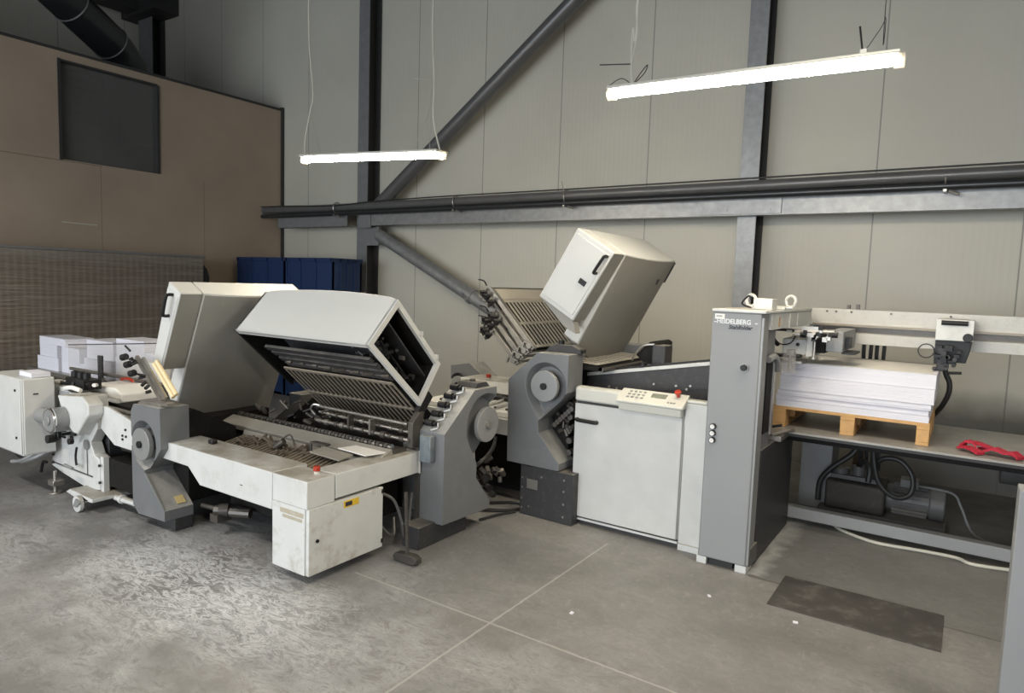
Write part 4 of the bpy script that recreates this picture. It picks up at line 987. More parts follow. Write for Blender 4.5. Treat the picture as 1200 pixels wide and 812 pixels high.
for k in range(46):
    x = -4.45 + k * 0.034
    (ms if k % 2 else md).tube((x, 3.03, 0.615), (x + 0.026, 3.03, 0.615), 0.019, 10)
ms.make_each('roller_ring', 'chrome', u2_); md.make_each('row_roller', 'darksteel', u2_)
ms, md = MB(), MB()
clutter(ms, md, (-3.72, 3.16, 0.71), (-2.86, 3.16, 0.69), 0.009, 0, rnd)
ms.tube((-3.72, 3.14, 0.755), (-2.87, 3.14, 0.745), 0.011, 12)
clutter(ms, md, (-3.70, 3.12, 0.66), (-2.84, 3.12, 0.65), 0.012, 0, rnd)
ms.box(-3.175, -3.16, 3.10, 3.15, 0.64, 0.74); md.box(-3.375, -3.36, 3.10, 3.15, 0.65, 0.74)
ms.path([(-3.74, 3.14, 0.69), (-3.76, 3.12, 0.73), (-3.73, 3.12, 0.765), (-3.69, 3.14, 0.76)], 0.008, 6)
ms.make_each('fold_shaft', 'steel', u2_); md.make_each('shaft_collar', 'darksteel', u2_)
ps = MB()
for x in (-3.42, -3.34, -3.30): ps.tube((x, 2.84, 0.46), (x, 2.84, 0.60), 0.008, 8)
ps.box(-3.40, -3.26, 2.82, 2.86, 0.595, 0.607); ps.tube((-3.62, 2.72, 0.55), (-3.56, 2.74, 0.60), 0.02, 10); ps.box(-3.64, -3.59, 2.72, 2.75, 0.55, 0.585)
ps.path([(-3.56, 2.74, 0.62), (-3.52, 2.76, 0.64), (-3.50, 2.78, 0.56)], 0.006, 6)
ps.make_each('sensor_rod', 'darksteel', u2_)
MB().obox((-3.14, 2.76, 0.585), (0.13, 0, -0.004), (0, 0.055, 0.006), (0, 0, 0.004)).make('glass_tray', 'dustybar', u2_)
MB().obox((-3.02, 2.90, 0.598), (0.13, -0.01, 0), (0.02, 0.07, 0), (0, 0, 0.003)).make('white_plate', 'sticker', u2_)
# slotted plate below the hood
g_ = grille(u2_, 'slotted_plate', (-3.93, 3.03, 1.01), (-2.90, 3.03, 1.01), (-3.93, 3.43, 0.64), (-2.90, 3.43, 0.64), 23, 'slat', 0.012, (0, 0.5), 0.008)
MB().obox((-3.42, 3.275, 0.865), (0.54, 0, 0), (0, 0.21, -0.195), (0, 0.004, 0.004)).make('plate_backing', 'inner', u2_)
# dark inner frame plates
ip = MB()
for k, (y, z) in enumerate(((2.90, 1.16), (2.94, 1.125), (2.985, 1.085), (3.02, 1.05))):
    ip.obox((-3.45 + 0.02 * k, y, z), (0.50, 0, 0), (0, 0.016, -0.012), (0, 0.006, 0.008))
ip.make_each('stacked_plate', 'anth', u2_)
pb = MB()
for k in range(8):
    x = -3.85 + k * 0.13; pb.tube((x, 3.0 + rnd.uniform(-.08, .02), 1.06), (x + 0.035, 3.0, 1.06), 0.012, 8)
pb.make_each('plate_screw', 'darksteel', u2_)
# open tilted hood: rectangle A B D Cc in (Y,Z)
A_, B_, D_, C_ = Vector((3.01, 1.53)), Vector((2.765, 1.27)), Vector((3.23, 0.85)), Vector((3.415, 1.11))
X0, X1 = -4.12, -2.85
def wall2(p_, q_, th, x0, x1, n_in, bulge=0.0, ends=0):
    p_, q_ = Vector(p_), Vector(q_); nn = Vector(n_in)
    rings = []; N_ = 12
    for i in range(N_ + 1):
        t_ = i / N_; x = x0 + (x1 - x0) * t_; k = bulge * (1 - (2 * t_ - 1) ** 2)
        a, b2__ = p_ - nn * k * 0, q_
        rings.append([(x, a.x, a.y), (x, b2__.x, b2__.y), (x, (b2__ + nn * th).x, (b2__ + nn * th).y), (x, (a + nn * th).x, (a + nn * th).y)])
    return rings
nAB = (D_ - B_).normalized()      # pointing into the hood from the top panel
nAC = (B_ - A_).normalized()
# top panel A-B with a bowed far edge A
rings = []; N_ = 14
for i in range(N_ + 1):
    t_ = i / N_; x = X0 + (X1 - X0) * t_; k = 0.035 * (1 - (2 * t_ - 1) ** 2) + (0.012 if 0 < i < N_ else 0)
    a = A_ - nAC * k; b2__ = B_
    rings.append([(x, a.x, a.y), (x, b2__.x, b2__.y), (x, (b2__ + nAB * 0.02).x, (b2__ + nAB * 0.02).y), (x, (a + nAB * 0.02).x, (a + nAB * 0.02).y)])
hd = MB().loft(rings).make('hood_top', 'hood', u2_, 0.004)
rings = []
for i in range(N_ + 1):
    t_ = i / N_; x = X0 + (X1 - X0) * t_; k = 0.035 * (1 - (2 * t_ - 1) ** 2) + (0.012 if 0 < i < N_ else 0)
    a = A_ - nAC * k + nAB * 0.021; c_ = C_ - nAC * k
    a2, c2 = a + nAC * 0.015, c_ + nAC * 0.015
    rings.append([(x, a.x, a.y), (x, c_.x, c_.y), (x, c2.x, c2.y), (x, a2.x, a2.y)])
MB().loft(rings).make('hood_back', 'hood', u2_, 0.004)
# lip along the front lower edge of the top panel
lipn = nAB * 0.035
MB().loft([[(x, B_.x, B_.y), (x, (B_ + lipn).x, (B_ + lipn).y), (x, (B_ + lipn - nAC * 0.012).x, (B_ + lipn - nAC * 0.012).y), (x, (B_ - nAC * 0.012).x, (B_ - nAC * 0.012).y)] for x in (X0, X1)]).make('hood_lip', 'hood', hd, 0.002)
# end frame on the right: four bars around an opening
ef = MB(); w_ = 0.032
quad = [A_, B_, D_, C_]; cen = (A_ + B_ + C_ + D_) / 4
inn = []
for i in range(4):
    e1 = (quad[(i + 1) % 4] - quad[i]).normalized(); e2 = (quad[(i - 1) % 4] - quad[i]).normalized()
    inn.append(quad[i] + (e1 + e2) * w_)
for i in range(4):
    j = (i + 1) % 4
    ring = [quad[i], quad[j], inn[j], inn[i]]
    ef.loft([[(X1 - 0.02, p_.x, p_.y) for p_ in ring], [(X1 + 0.006, p_.x, p_.y) for p_ in ring]])
ef.make('end_frame', 'hood', u2_)
MB().loft([[(x, p_.x, p_.y) for p_ in quad] for x in (X0, X0 + 0.02)]).make('far_end_panel', 'inner', u2_)
rings = []
for i in range(2):
    x = (X0 + 0.02, X1 - 0.02)[i]
    a, b2__ = C_ + nAC * 0.02, D_ - nAC * 0.02
    rings.append([(x, a.x, a.y), (x, b2__.x, b2__.y), (x, (b2__ - nAB * 0.012).x, (b2__ - nAB * 0.012).y), (x, (a - nAB * 0.012).x, (a - nAB * 0.012).y)])
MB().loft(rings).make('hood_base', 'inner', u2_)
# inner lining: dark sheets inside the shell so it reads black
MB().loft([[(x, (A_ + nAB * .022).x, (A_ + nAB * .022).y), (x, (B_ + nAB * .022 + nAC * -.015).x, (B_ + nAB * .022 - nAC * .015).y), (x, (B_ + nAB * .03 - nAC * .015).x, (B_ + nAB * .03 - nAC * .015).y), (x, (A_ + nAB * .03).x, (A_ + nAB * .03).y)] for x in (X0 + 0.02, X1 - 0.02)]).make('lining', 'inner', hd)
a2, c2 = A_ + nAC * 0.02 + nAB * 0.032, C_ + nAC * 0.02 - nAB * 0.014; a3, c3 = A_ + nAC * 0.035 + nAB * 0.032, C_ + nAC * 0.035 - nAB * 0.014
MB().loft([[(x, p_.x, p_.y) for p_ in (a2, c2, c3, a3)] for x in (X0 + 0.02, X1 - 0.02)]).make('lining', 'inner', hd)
ib = MB()
for k, s_ in enumerate((0.3, 0.45)):
    a2, c2 = A_ + nAC * 0.36 * s_ + nAB * 0.05, C_ + nAC * 0.36 * s_
    ib.loft([[(x, p_.x, p_.y) for p_ in (a2, c2, c2 + nAC * .01, a2 + nAC * .01)] for x in (X0 + 0.1, X1 - 0.06 - 0.1 * k)])
ib.make_each('inner_plate', 'anth', u2_)
ms, md = MB(), MB()
for k in range(46):
    s_, v_ = rnd.uniform(0.15, 0.9), rnd.uniform(0.4, 0.85)
    p_ = A_ + (C_ - A_) * s_ + (B_ - A_) * v_
    x = rnd.uniform(-3.1, -2.9)
    q_ = Vector((x, p_.x, p_.y))
    tgt = ms if k % 4 == 0 else md
    if k % 2: tgt.tube(q_, q_ + Vector((rnd.uniform(-.12, .03), rnd.uniform(-.05, .05), rnd.uniform(-.04, .04))), rnd.uniform(.007, .016), 8)
    else: tgt.obox(q_, (rnd.uniform(.01, .03), 0, 0), (0, rnd.uniform(.008, .02), rnd.uniform(-.01, .01)), (0, 0, rnd.uniform(.005, .016)))
ms.make_each('plate_fitting', 'darksteel', u2_); md.make_each('plate_adjuster', 'black', u2_)
lat = MB()
for s_ in (0.52, 0.9):
    p_ = A_ + (C_ - A_) * s_; lat.box(X1 - 0.04, X1 + 0.012, p_.x - 0.015, p_.x + 0.012, p_.y - 0.01, p_.y + 0.018)
lat.make_each('hood_catch', 'hood', u2_)
MB().obox((-2.86, 3.27, 0.86), (0.02, 0, 0), (0, 0.05, 0.06), (0, -0.02, 0.02)).make('hinge_block', 'black', u2_)
# rear body and far side frame, dark
MB().box(-4.02, -2.83, 3.25, 3.6, 0.15, 0.60).make('rear_body', 'inner', u2_, 0.004)
MB().prism([(3.15, 0.12), (3.15, 0.60), (3.4, 0.74), (3.75, 0.74), (3.75, 0.12)], 'x', -4.2, -4.08).make('far_side_frame', 'inner', u2_, 0.006)
MB().box(-4.22, -4.14, 3.2, 3.6, 0.0, 0.12).make('foot', 'anth', u2_)
cl_ = MB(); cd = MB()
for k in range(22):
    x = rnd.uniform(-4.45, -3.7); y = rnd.uniform(3.12, 3.35); z = rnd.uniform(0.6, 0.74)
    (cl_ if k % 2 else cd).tube((x, y, z), (x + rnd.uniform(-.08, .08), y + rnd.uniform(-.03, .03), z + rnd.uniform(-.03, .06)), rnd.uniform(.006, .016), 7)
cl_.make_each('linkage_rod', 'darksteel', u2_); cd.make_each('linkage_pin', 'black', u2_)
# joint shaft towards the left unit
js = MB().tube((-4.08, 2.5, 0.13), (-3.93, 2.52, 0.13), 0.016, 12).tube((-3.93, 2.5, 0.13), (-3.89, 2.52, 0.13), 0.034, 14).tube((-3.86, 2.48, 0.15), (-3.82, 2.52, 0.15), 0.042, 14).box(-3.9, -3.82, 2.44, 2.54, 0.08, 0.13)
js.tube((-3.8, 2.52, 0.14), (-3.68, 2.58, 0.14), 0.03, 10)
js.make('joint_shaft', 'darksteel', u2_)
MB().box(-3.95, -3.0, 2.62, 3.2, 0.14, 0.38).make('drive_guard', 'inner', u2_)
# hoses near the electrical box
MB().path([(-2.84, 2.86, 0.38), (-2.80, 2.95, 0.32), (-2.78, 3.0, 0.18), (-2.80, 3.05, 0.06), (-2.83, 3.12, 0.10), (-2.86, 3.18, 0.3)], 0.009, 8).path([(-2.84, 2.86, 0.2), (-2.82, 2.92, 0.12), (-2.84, 3.0, 0.08), (-2.9, 3.06, 0.16)], 0.008, 8).make_each('conduit_hose', 'motor', u2_)
# gearing seen behind the housing
ms, md = MB(), MB()
for k in range(20):
    x = rnd.uniform(-2.86, -2.66); y = rnd.uniform(3.72, 3.95); z = rnd.uniform(0.16, 0.38)
    (ms if k % 2 else md).tube((x, y, z), (x + rnd.uniform(-.05, .05), y + rnd.uniform(-.05, .05), z + rnd.uniform(-.05, .05)), rnd.uniform(.012, .03), 9)
ms.make_each('gear_pin', 'darksteel', u2_); md.make_each('gear_hub', 'black', u2_)
fc = root('floor_cable', (-2.7, 4.1, 0), 'black cables trailing over the floor behind the front folding unit', 'cable')
MB().path([(-2.85, 3.85, 0.02), (-2.7, 3.95, 0.012), (-2.62, 4.05, 0.012), (-2.6, 4.12, 0.012)], 0.012, 7).path([(-2.9, 4.0, 0.012), (-2.75, 4.15, 0.012), (-2.6, 4.2, 0.012)], 0.010, 7).path([(-2.7, 3.7, 0.012), (-2.66, 3.86, 0.012), (-2.6, 4.0, 0.012)], 0.009, 7).make('cables', 'rubber', fc)
MB().path([(-2.78, 3.72, 0.36), (-2.74, 3.8, 0.42), (-2.78, 3.95, 0.46), (-2.85, 4.08, 0.5)], 0.014, 8).make('coolant_hose', 'rubber', u2_)

# ------------------------------------------------------------------ register table between the two folding units
rt_ = root('register_table', (-3.2, 4.6, 0), 'white side-lay table behind the front folding unit, with red stop button', 'work table')
MB().box(-3.75, -2.73, 4.25, 5.05, 0.62, 0.66).make('table_top', 'sticker', rt_, 0.003)
MB().box(-3.75, -2.73, 4.20, 4.245, 0.50, 0.62).make('front_apron', 'whiteside', rt_, 0.003)
MB().box(-3.7, -2.76, 4.45, 4.95, 0.0, 0.5).make('base_cabinet', 'inner', rt_, 0.004)
MB().box(-3.72, -2.75, 4.75, 5.06, 0.70, 0.80).make('rear_deck', 'white', rt_, 0.004)
rl = MB()
for k in range(8): rl.tube((-2.8 - k * 0.11, 4.3, 0.675), (-2.86 - k * 0.11, 4.74, 0.675), 0.012, 8)
rl.make_each('transport_roller', 'chrome', rt_)
MB().box(-3.74, -2.76, 4.66, 4.70, 0.66, 0.69).make('side_guide', 'black', rt_)
q = MB().tube((-3.47, 4.83, 0.80), (-3.47, 4.83, 0.815), 0.018, 12).make('stop_button_base', 'cream', rt_)
MB().tube((-3.47, 4.83, 0.815), (-3.47, 4.83, 0.845), 0.022, 16).make('stop_button', 'redbtn', q, 0.003)
rp = [(at(u, v, Y=5.1).x, at(u, v, Y=5.1).z) for u, v in ((528, 480), (528.5, 428), (550, 425.5), (566.5, 442), (567, 480))]
ru = side_housing(rt_, 'y', 5.1, 0.22, rp, (at(537, 449, Y=5.1).x, at(537, 449, Y=5.1).z), 0.07, (at(541, 470, Y=5.1).x, at(541, 470, Y=5.1).z), 0.10)
MB().box(-4.1, -3.5, 5.12, 5.3, 0.0, 0.4).make('rear_foot', 'anth', rt_)

# ================================================================== sledge hammer
sg = root('sledge_hammer', (-2.6, 2.88, 0), 'dark sledge hammer standing on its head on the floor beside the white electrical box', 'hammer')
MB().prism([(-2.70, 0.004), (-2.71, 0.03), (-2.69, 0.052), (-2.56, 0.062), (-2.525, 0.045), (-2.52, 0.018), (-2.56, 0.0)], 'y', 2.85, 2.905).make('hammer_head', 'iron', sg, 0.008)
MB().tube((-2.615, 2.88, 0.05), (-2.655, 2.90, 0.41), 0.0105, 10).make('shaft', 'iron', sg)

# ================================================================== UNIT 3: left housing, closed hood, small plates
u3 = root('folding_machine', (-4.35, 2.6, 0), 'small left folding unit with tilted hood and grey side housing with round handwheel', 'folding machine')
side_housing(u3, 'y', 2.25, 0.19, [(-4.475, 0.74), (-4.44, 0.79), (-4.125, 0.80), (-4.12, 0.54), (-4.18, 0.47), (-4.315, 0.375), (-4.315, 0.345), (-4.085, 0.15), (-4.085, 0.085), (-4.40, 0.07), (-4.465, 0.12)],
             (-4.325, 0.545), 0.105, (-4.30, 0.37), 0.148)
MB().prism([(-4.31, 0.35), (-4.09, 0.155), (-4.09, 0.16), (-4.305, 0.358)], 'y', 2.246, 2.256).make('shelf_edge', 'disc', u3)
MB().obox((-4.127, 2.375, 0.1915), (0.022, 0, -0.0187), (0, 0.028, 0), (0.0012, 0, 0.0014)).make('warning_label', 'paleyellow', u3)
MB().box(-4.30, -4.09, 2.32, 2.44, 0.0, 0.12).make('foot', 'anth', u3, 0.003)
MB().box(-4.44, -4.14, 2.44, 3.45, 0.15, 0.50).prism([(2.44, 0.49), (2.44, 0.75), (2.5, 0.76), (2.8, 0.60), (2.8, 0.49)], 'x', -4.44, -4.15).make('roller_frame', 'inner', u3, 0.006)
MB().box(-4.46, -4.25, 3.48, 3.66, 0.08, 0.72).make('rear_housing', 'anth', u3, 0.006)
MB().prism([(-4.45, 0.79), (-4.40, 0.82), (-4.2, 0.815), (-4.14, 0.79)], 'y', 2.28, 2.42).make('top_bracket', 'steel', u3, 0.003)
P1, P2 = (-4.395, 1.587), (-4.262, 1.512)
main3 = [P1, P2, (-4.69, 0.56), (-4.72, 0.56), (-4.72, 0.78), (-4.66, 0.93), (-4.60, 1.02)]
make_hood(u3, main3, [P1, P2, (-4.50, 0.985), (-4.60, 1.045)], 2.47, 2.635, 3.46, (1, 2), None, 0.03,
          handle=((-4.335, 1.50), (-4.385, 1.36)), chy=2.85, chf=0.86)
# small brass-coloured plate stack leaning left
def leaning(parent):
    d3 = Vector((-0.40, 0, 0.92)).normalized()
    d3 = (Vector((-4.54, 2.3, 1.12)) - Vector((-4.20, 2.3, 0.83))).normalized()
    ms, md, mc = MB(), MB(), MB()
    base = Vector((-4.24, 2.31, 0.82))
    n3 = Vector((-d3.z, 0, d3.x))
    for k, L_ in enumerate((0.40, 0.36)):
        b0 = base - n3 * 0.0 + Vector((0.045 * k - 0.02, 0.03, 0.02 * k))
        ms.bar(b0, b0 + d3 * L_, 0.018, 0.03, n3)
    for k in range(2):
        b0 = base + Vector((0.06 + 0.035 * k, 0.06, 0.03 + 0.02 * k)); mc.tube(b0, b0 + d3 * 0.30, 0.014, 12)
    for t_ in (0.30, 0.37, 0.43):
        c_ = base + d3 * t_ + Vector((-0.03, -0.02, -0.03 + 0.1 * (t_ - .3)))
        md.tube(c_, c_ + Vector((-0.035, -0.01, -0.01)), 0.022, 12)
    for k in range(10):
        c_ = base + d3 * rnd.uniform(0.02, 0.42) + Vector((rnd.uniform(-.01, .06), -0.01, 0)); md.tube(c_, c_ + Vector((rnd.uniform(-.03, .03), -.03, rnd.uniform(-.02, .02))), rnd.uniform(.006, .012), 8)
    md.path([base + d3 * 0.43 + Vector((-0.02, 0, 0.02)), base + d3 * 0.46 + Vector((-0.06, 0, 0.03))], 0.007, 6)
    ms.bar(base + Vector((-0.05, 0, -0.01)), base + Vector((0.14, 0, 0.0)), 0.05, 0.02)
    ms.make_each('buckle_plate', 'steel', parent); md.make_each('star_knob', 'black', parent); mc.make_each('cream_roller', 'creamroll', parent)
leaning(u3)

# ================================================================== UNIT 4: delivery unit at far left
u4 = root('delivery_unit', (-5.2, 2.5, 0), 'white delivery machine on castors at the left with flywheel and black hand knobs', 'delivery machine')
body = [(-5.63, 0.82), (-5.30, 0.76), (-4.93, 0.79), (-4.93, 0.55), (-5.03, 0.44), (-4.98, 0.36), (-4.91, 0.34), (-4.91, 0.12), (-5.10, 0.10), (-5.46, 0.14), (-5.64, 0.05 + 0.12), (-5.64, 0.22), (-5.52, 0.4)]
MB().prism(body, 'y', 2.25, 2.33).make('side_plate', 'white', u4, 0.006)
MB().prism([(-5.30, 0.755), (-4.93, 0.79), (-4.85, 0.74), (-4.85, 0.67), (-5.03, 0.50), (-5.12, 0.54), (-5.20, 0.60)], 'y', 2.16, 2.26).make('gear_cover', 'white', u4, 0.008)
MB().box(-5.50, -5.33, 2.243, 2.252, 0.62, 0.76).make('grey_panel', 'tower', u4, 0.004)
mt = MB().tube((-5.50, 2.12, 0.60), (-5.26, 2.12, 0.60), 0.055, 20).make('drive_motor', 'disc', u4, 0.006)
MB().box(-5.50, -5.2, 2.14, 2.25, 0.51, 0.56).make('motor_bracket', 'white', u4, 0.006)
MB().tube((-5.20, 2.16, 0.60), (-5.20, 2.06, 0.60), 0.085, 28).tube((-5.20, 2.06, 0.60), (-5.20, 2.05, 0.60), 0.03, 14).make('flywheel', 'disc', u4, 0.005)
MB().torus((-5.20, 2.07, 0.60), (0, 1, 0), 0.08, 0.012, 28, 8).make('flywheel_rim', 'chrome', u4)
kn = MB()
kn.tube((-5.40, 2.25, 0.47), (-5.40, 2.16, 0.47), 0.01, 8); kn.torus((-5.31, 2.17, 0.465), (0.6, 1, 0), 0.035, 0.009, 18, 8); kn.tube((-5.31, 2.25, 0.465), (-5.31, 2.14, 0.465), 0.012, 8); kn.bar((-5.42, 2.17, 0.475), (-5.22, 2.17, 0.46), 0.012, 0.012)
kn.make('hand_crank', 'black', u4)
kn = MB()
kn.path([(-5.18, 2.2, 0.43), (-5.12, 2.17, 0.50), (-5.02, 2.15, 0.515)], 0.011, 8)
kn.path([(-5.13, 2.2, 0.27), (-5.14, 2.2, 0.33), (-5.12, 2.2, 0.40)], 0.008, 8)
kn.path([(-5.70, 2.2, 0.12), (-5.66, 2.2, 0.20), (-5.60, 2.2, 0.21)], 0.011, 8)
kn.make_each('lever_handle', 'black', u4)
MB().tube((-5.24, 2.17, 0.26), (-5.12, 2.17, 0.255), 0.011, 10).tube((-5.07, 2.25, 0.42), (-5.07, 2.235, 0.42), 0.035, 18).tube((-5.2, 2.25, 0.5), (-5.2, 2.24, 0.5), 0.01, 8).make_each('grip_rod', 'disc', u4)
MB().box(-5.56, -5.50, 2.2, 2.24, 0.44, 0.52).make('orange_cover', 'wood', u4, 0.004)
MB().box(-5.62, -5.0, 2.243, 2.246, 0.128 + .07, 0.206).make('panel_seam', 'darksteel', u4)
MB().bar((-5.07, 2.244, 0.2), (-5.07, 2.244, 0.42), 0.004, 0.004, (0, 1, 0)).make('plate_joint', 'iron', u4)
for x, z in ((-5.6, 0.26), (-5.6, 0.2), (-4.895, 0.3), (-4.895, 0.18), (-5.55, 0.15), (-5.3, 0.68)):
    MB().tube((x, 2.25, z), (x, 2.238, z), 0.010, 10).make('bolt', 'iron', u4)
MB().tube((-5.34, 2.16, 0.44), (-5.34, 2.10, 0.44), 0.03, 16).make('star_knob', 'black', u4, 0.004)
MB().tube((-5.08, 2.16, 0.46), (-5.08, 2.13, 0.46), 0.022, 14).make('star_knob', 'black', u4, 0.003)
# right extension panel towards the folding unit
MB().prism([(-4.86, 0.72), (-4.78, 0.72), (-4.46, 0.66), (-4.46, 0.47), (-4.72, 0.47), (-4.90, 0.56)], 'y', 2.26, 2.28).make('side_guard', 'white', u4, 0.004)
kn = MB()
for x, z in ((-4.56, 0.60), (-4.60, 0.555), (-4.555, 0.555), (-4.60, 0.53)): kn.tube((x, 2.26, z), (x, 2.252, z), 0.008, 8)
kn.make('screws', 'black', u4)
MB().box(-4.90, -4.48, 2.30, 3.3, 0.15, 0.345).make('lower_cabinet', 'inner', u4, 0.004)
MB().box(-4.915, -4.875, 2.26, 2.30, 0.10, 0.36).make('corner_post', 'white', u4, 0.003)
MB().box(-4.9, -4.47, 2.5, 3.3, 0.345, 0.62).make('black_interior', 'inner', u4)
MB().tube((-4.9, 2.42, 0.40), (-4.47, 2.42, 0.42), 0.03, 14).tube((-4.9, 2.4, 0.33), (-4.47, 2.4, 0.335), 0.012, 10).make_each('lower_roller', 'darksteel', u4)
MB().prism([(-5.16, 0.09), (-5.0, 0.07), (-4.78, 0.085), (-4.78, 0.11), (-5.1, 0.12)], 'y', 2.14, 2.45).tube((-4.80, 2.3, 0.085), (-4.48, 2.3, 0.10), 0.022, 12).tube((-4.72, 2.3, 0.09), (-4.69, 2.3, 0.09), 0.032, 12).make('base_bar', 'white', u4, 0.004)
# castor and levelling foot
for x, y in ((-4.93, 2.12), (-4.93, 3.2)):
    cs = MB().tube((x, y - 0.015, 0.056), (x, y + 0.015, 0.056), 0.056, 26).make('castor_wheel', 'white', u4, 0.005)
    MB().tube((x, y - 0.02, 0.056), (x, y + 0.02, 0.056), 0.016, 14).make('castor_hub', 'disc', cs)
    MB().prism([(x - 0.02, 0.04), (x + 0.02, 0.04), (x + 0.09, 0.09), (x + 0.02, 0.10)], 'y', y - 0.028, y - 0.02).prism([(x - 0.02, 0.04), (x + 0.02, 0.04), (x + 0.09, 0.09), (x + 0.02, 0.10)], 'y', y + 0.02, y + 0.028).make_each('castor_fork', 'disc', u4)
for x, y in ((-5.47, 2.2), (-5.47, 3.2)):
    MB().tube((x, y, 0.0), (x, y, 0.012), 0.045, 20).tube((x, y, 0.012), (x, y, 0.17), 0.013, 10).box(x - 0.05, x + 0.04, y - 0.03, y + 0.05, 0.06, 0.10).make('levelling_foot', 'steel', u4, 0.003)
MB().prism([(-5.55, 0.60), (-5.55, 0.15), (-4.95, 0.12), (-4.95, 0.60)], 'y', 3.2, 3.28).make('side_plate', 'white', u4, 0.004)
MB().box(-5.5, -4.98, 2.35, 3.2, 0.16, 0.60).make('machine_core', 'anth', u4, 0.004)
# switch cabinet hanging on its left
cb_ = MB().box(-6.0, -5.46, 2.0, 2.21, 0.315, 0.865).make('switch_cabinet', 'whiteside', u4, 0.005)
MB().box(-5.46, -5.452, 2.01, 2.205, 0.325, 0.86).make('cabinet_door', 'whiteside', cb_, 0.004)
MB().box(-6.0, -5.465, 1.992, 2.0, 0.325, 0.86).make('front_door', 'whiteside', cb_, 0.004)
lk = MB()
for z in (0.78, 0.44): lk.tube((-5.535, 1.992, z), (-5.535, 1.985, z), 0.009, 10)
lk.box(-5.453, -5.447, 2.07, 2.10, 0.75, 0.758)
lk.make_each('door_lock', 'black', cb_)
MB().box(-5.9, -5.55, 2.21, 2.3, 0.4, 0.8).make('cabinet_bracket', 'white', u4)
MB().path([(-5.52, 2.2, 0.32), (-5.6, 2.12, 0.26), (-5.72, 2.08, 0.22)], 0.018, 8).path([(-5.5, 2.22, 0.45), (-5.56, 2.16, 0.33), (-5.68, 2.08, 0.24), (-5.8, 2.05, 0.21)], 0.014, 8).make('cable_conduit', 'disc', u4)
MB().path([(-5.9, 2.1, 0.31), (-5.8, 2.1, 0.25), (-5.65, 2.12, 0.27), (-5.6, 2.15, 0.31)], 0.02, 8).make('black_conduit', 'rubber', u4)
tag(MB().obox((-5.57, 2.13, 0.884), (0.10, 0, 0), (0.0, 0.06, 0.0), (0, 0, 0.016)).make('paper_stack', 'paper'), 'small bright white paper stack lying on the switch cabinet at the far left', 'paper stack')
# upper deck of the delivery
MB().box(-6.35, -4.75, 2.40, 2.85, 0.60, 0.70).make('upper_frame', 'inner', u4)
MB().prism([(-5.55, 0.70), (-4.98, 0.70), (-5.0, 0.76), (-5.1, 0.795), (-5.55, 0.775)], 'y', 2.45, 2.72).make('paper_cover', 'papertop', u4, 0.01)
MB().tube((-6.4, 2.72, 0.79), (-5.0, 2.76, 0.80), 0.014, 10).tube((-6.5, 2.86, 0.74), (-5.05, 2.86, 0.80), 0.012, 10).tube((-6.3, 2.34, 0.70), (-4.6, 2.36, 0.68), 0.012, 10).tube((-5.6, 2.38, 0.655), (-4.55, 2.38, 0.64), 0.022, 12).make_each('cross_rod', 'steel', u4)
bk = MB().box(-5.84, -5.78, 2.68, 2.70, 0.74, 0.955).tube((-5.81, 2.7, 0.76), (-5.68, 2.66, 0.75), 0.018, 10).tube((-5.68, 2.66, 0.75), (-5.66, 2.6, 0.72), 0.014, 8)
bk.make('black_stop_bracket', 'anth', u4, 0.002)
bh = MB()
for k in range(10): bh.tube((-5.81, 2.679, 0.76 + k * 0.019), (-5.81, 2.675, 0.76 + k * 0.019), 0.004, 6)
bh.make('bracket_holes', 'steel', u4)
ms, md = MB(), MB()
for k in range(3):
    md.tube((-5.44 + 0.09 * k, 2.34, 0.78), (-5.44 + 0.09 * k, 2.34, 0.90), 0.013, 8); md.tube((-5.44 + 0.09 * k, 2.34, 0.86), (-5.44 + 0.09 * k, 2.34, 0.895), 0.026, 12)
md.box(-5.50, -5.22, 2.30, 2.42, 0.78, 0.85)
for k in range(14):
    x = rnd.uniform(-5.62, -5.2); (ms if k % 3 == 0 else md).tube((x, rnd.uniform(2.26, 2.42), 0.80 + rnd.uniform(-.02, .03)), (x + rnd.uniform(-.09, .09), 2.34, 0.80 + rnd.uniform(-.02, .03)), rnd.uniform(.008, .016), 8)
ms.path([(-5.45, 2.27, 0.775), (-5.35, 2.24, 0.79), (-5.28, 2.25, 0.80), (-5.2, 2.27, 0.785)], 0.016, 8)
ms.make_each('tubing', 'sticker', u4); md.make_each('perforating_head', 'black', u4)
MB().box(-6.35, -5.0, 2.42, 2.46, 0.695, 0.725).box(-5.55, -5.0, 2.40, 2.45, 0.66, 0.70).make('deck_edge', 'white', u4, 0.003)
q = at(150, 446, Y=2.66)
MB().path([(q.x - .1, q.y, q.z), (q.x, q.y, q.z + 0.015), (q.x + 0.07, q.y, q.z + 0.005)], 0.012, 8).make('red_clip', 'redbtn', u4)
MB().prism([(-6.63, 0.70), (-5.17, 0.76), (-5.17, 1.095), (-6.625, 0.97)], 'y', 2.80, 2.805).make('perspex_guard', 'perspex', u4)
MB().bar((-6.625, 2.803, 0.972), (-5.17, 2.803, 1.097), 0.010, 0.008).make('guard_edge', 'darksteel', u4)
MB().box(-5.78, -5.15, 2.825, 2.9, 0.76, 0.93).make('cream_block', 'papertop', u4, 0.004)

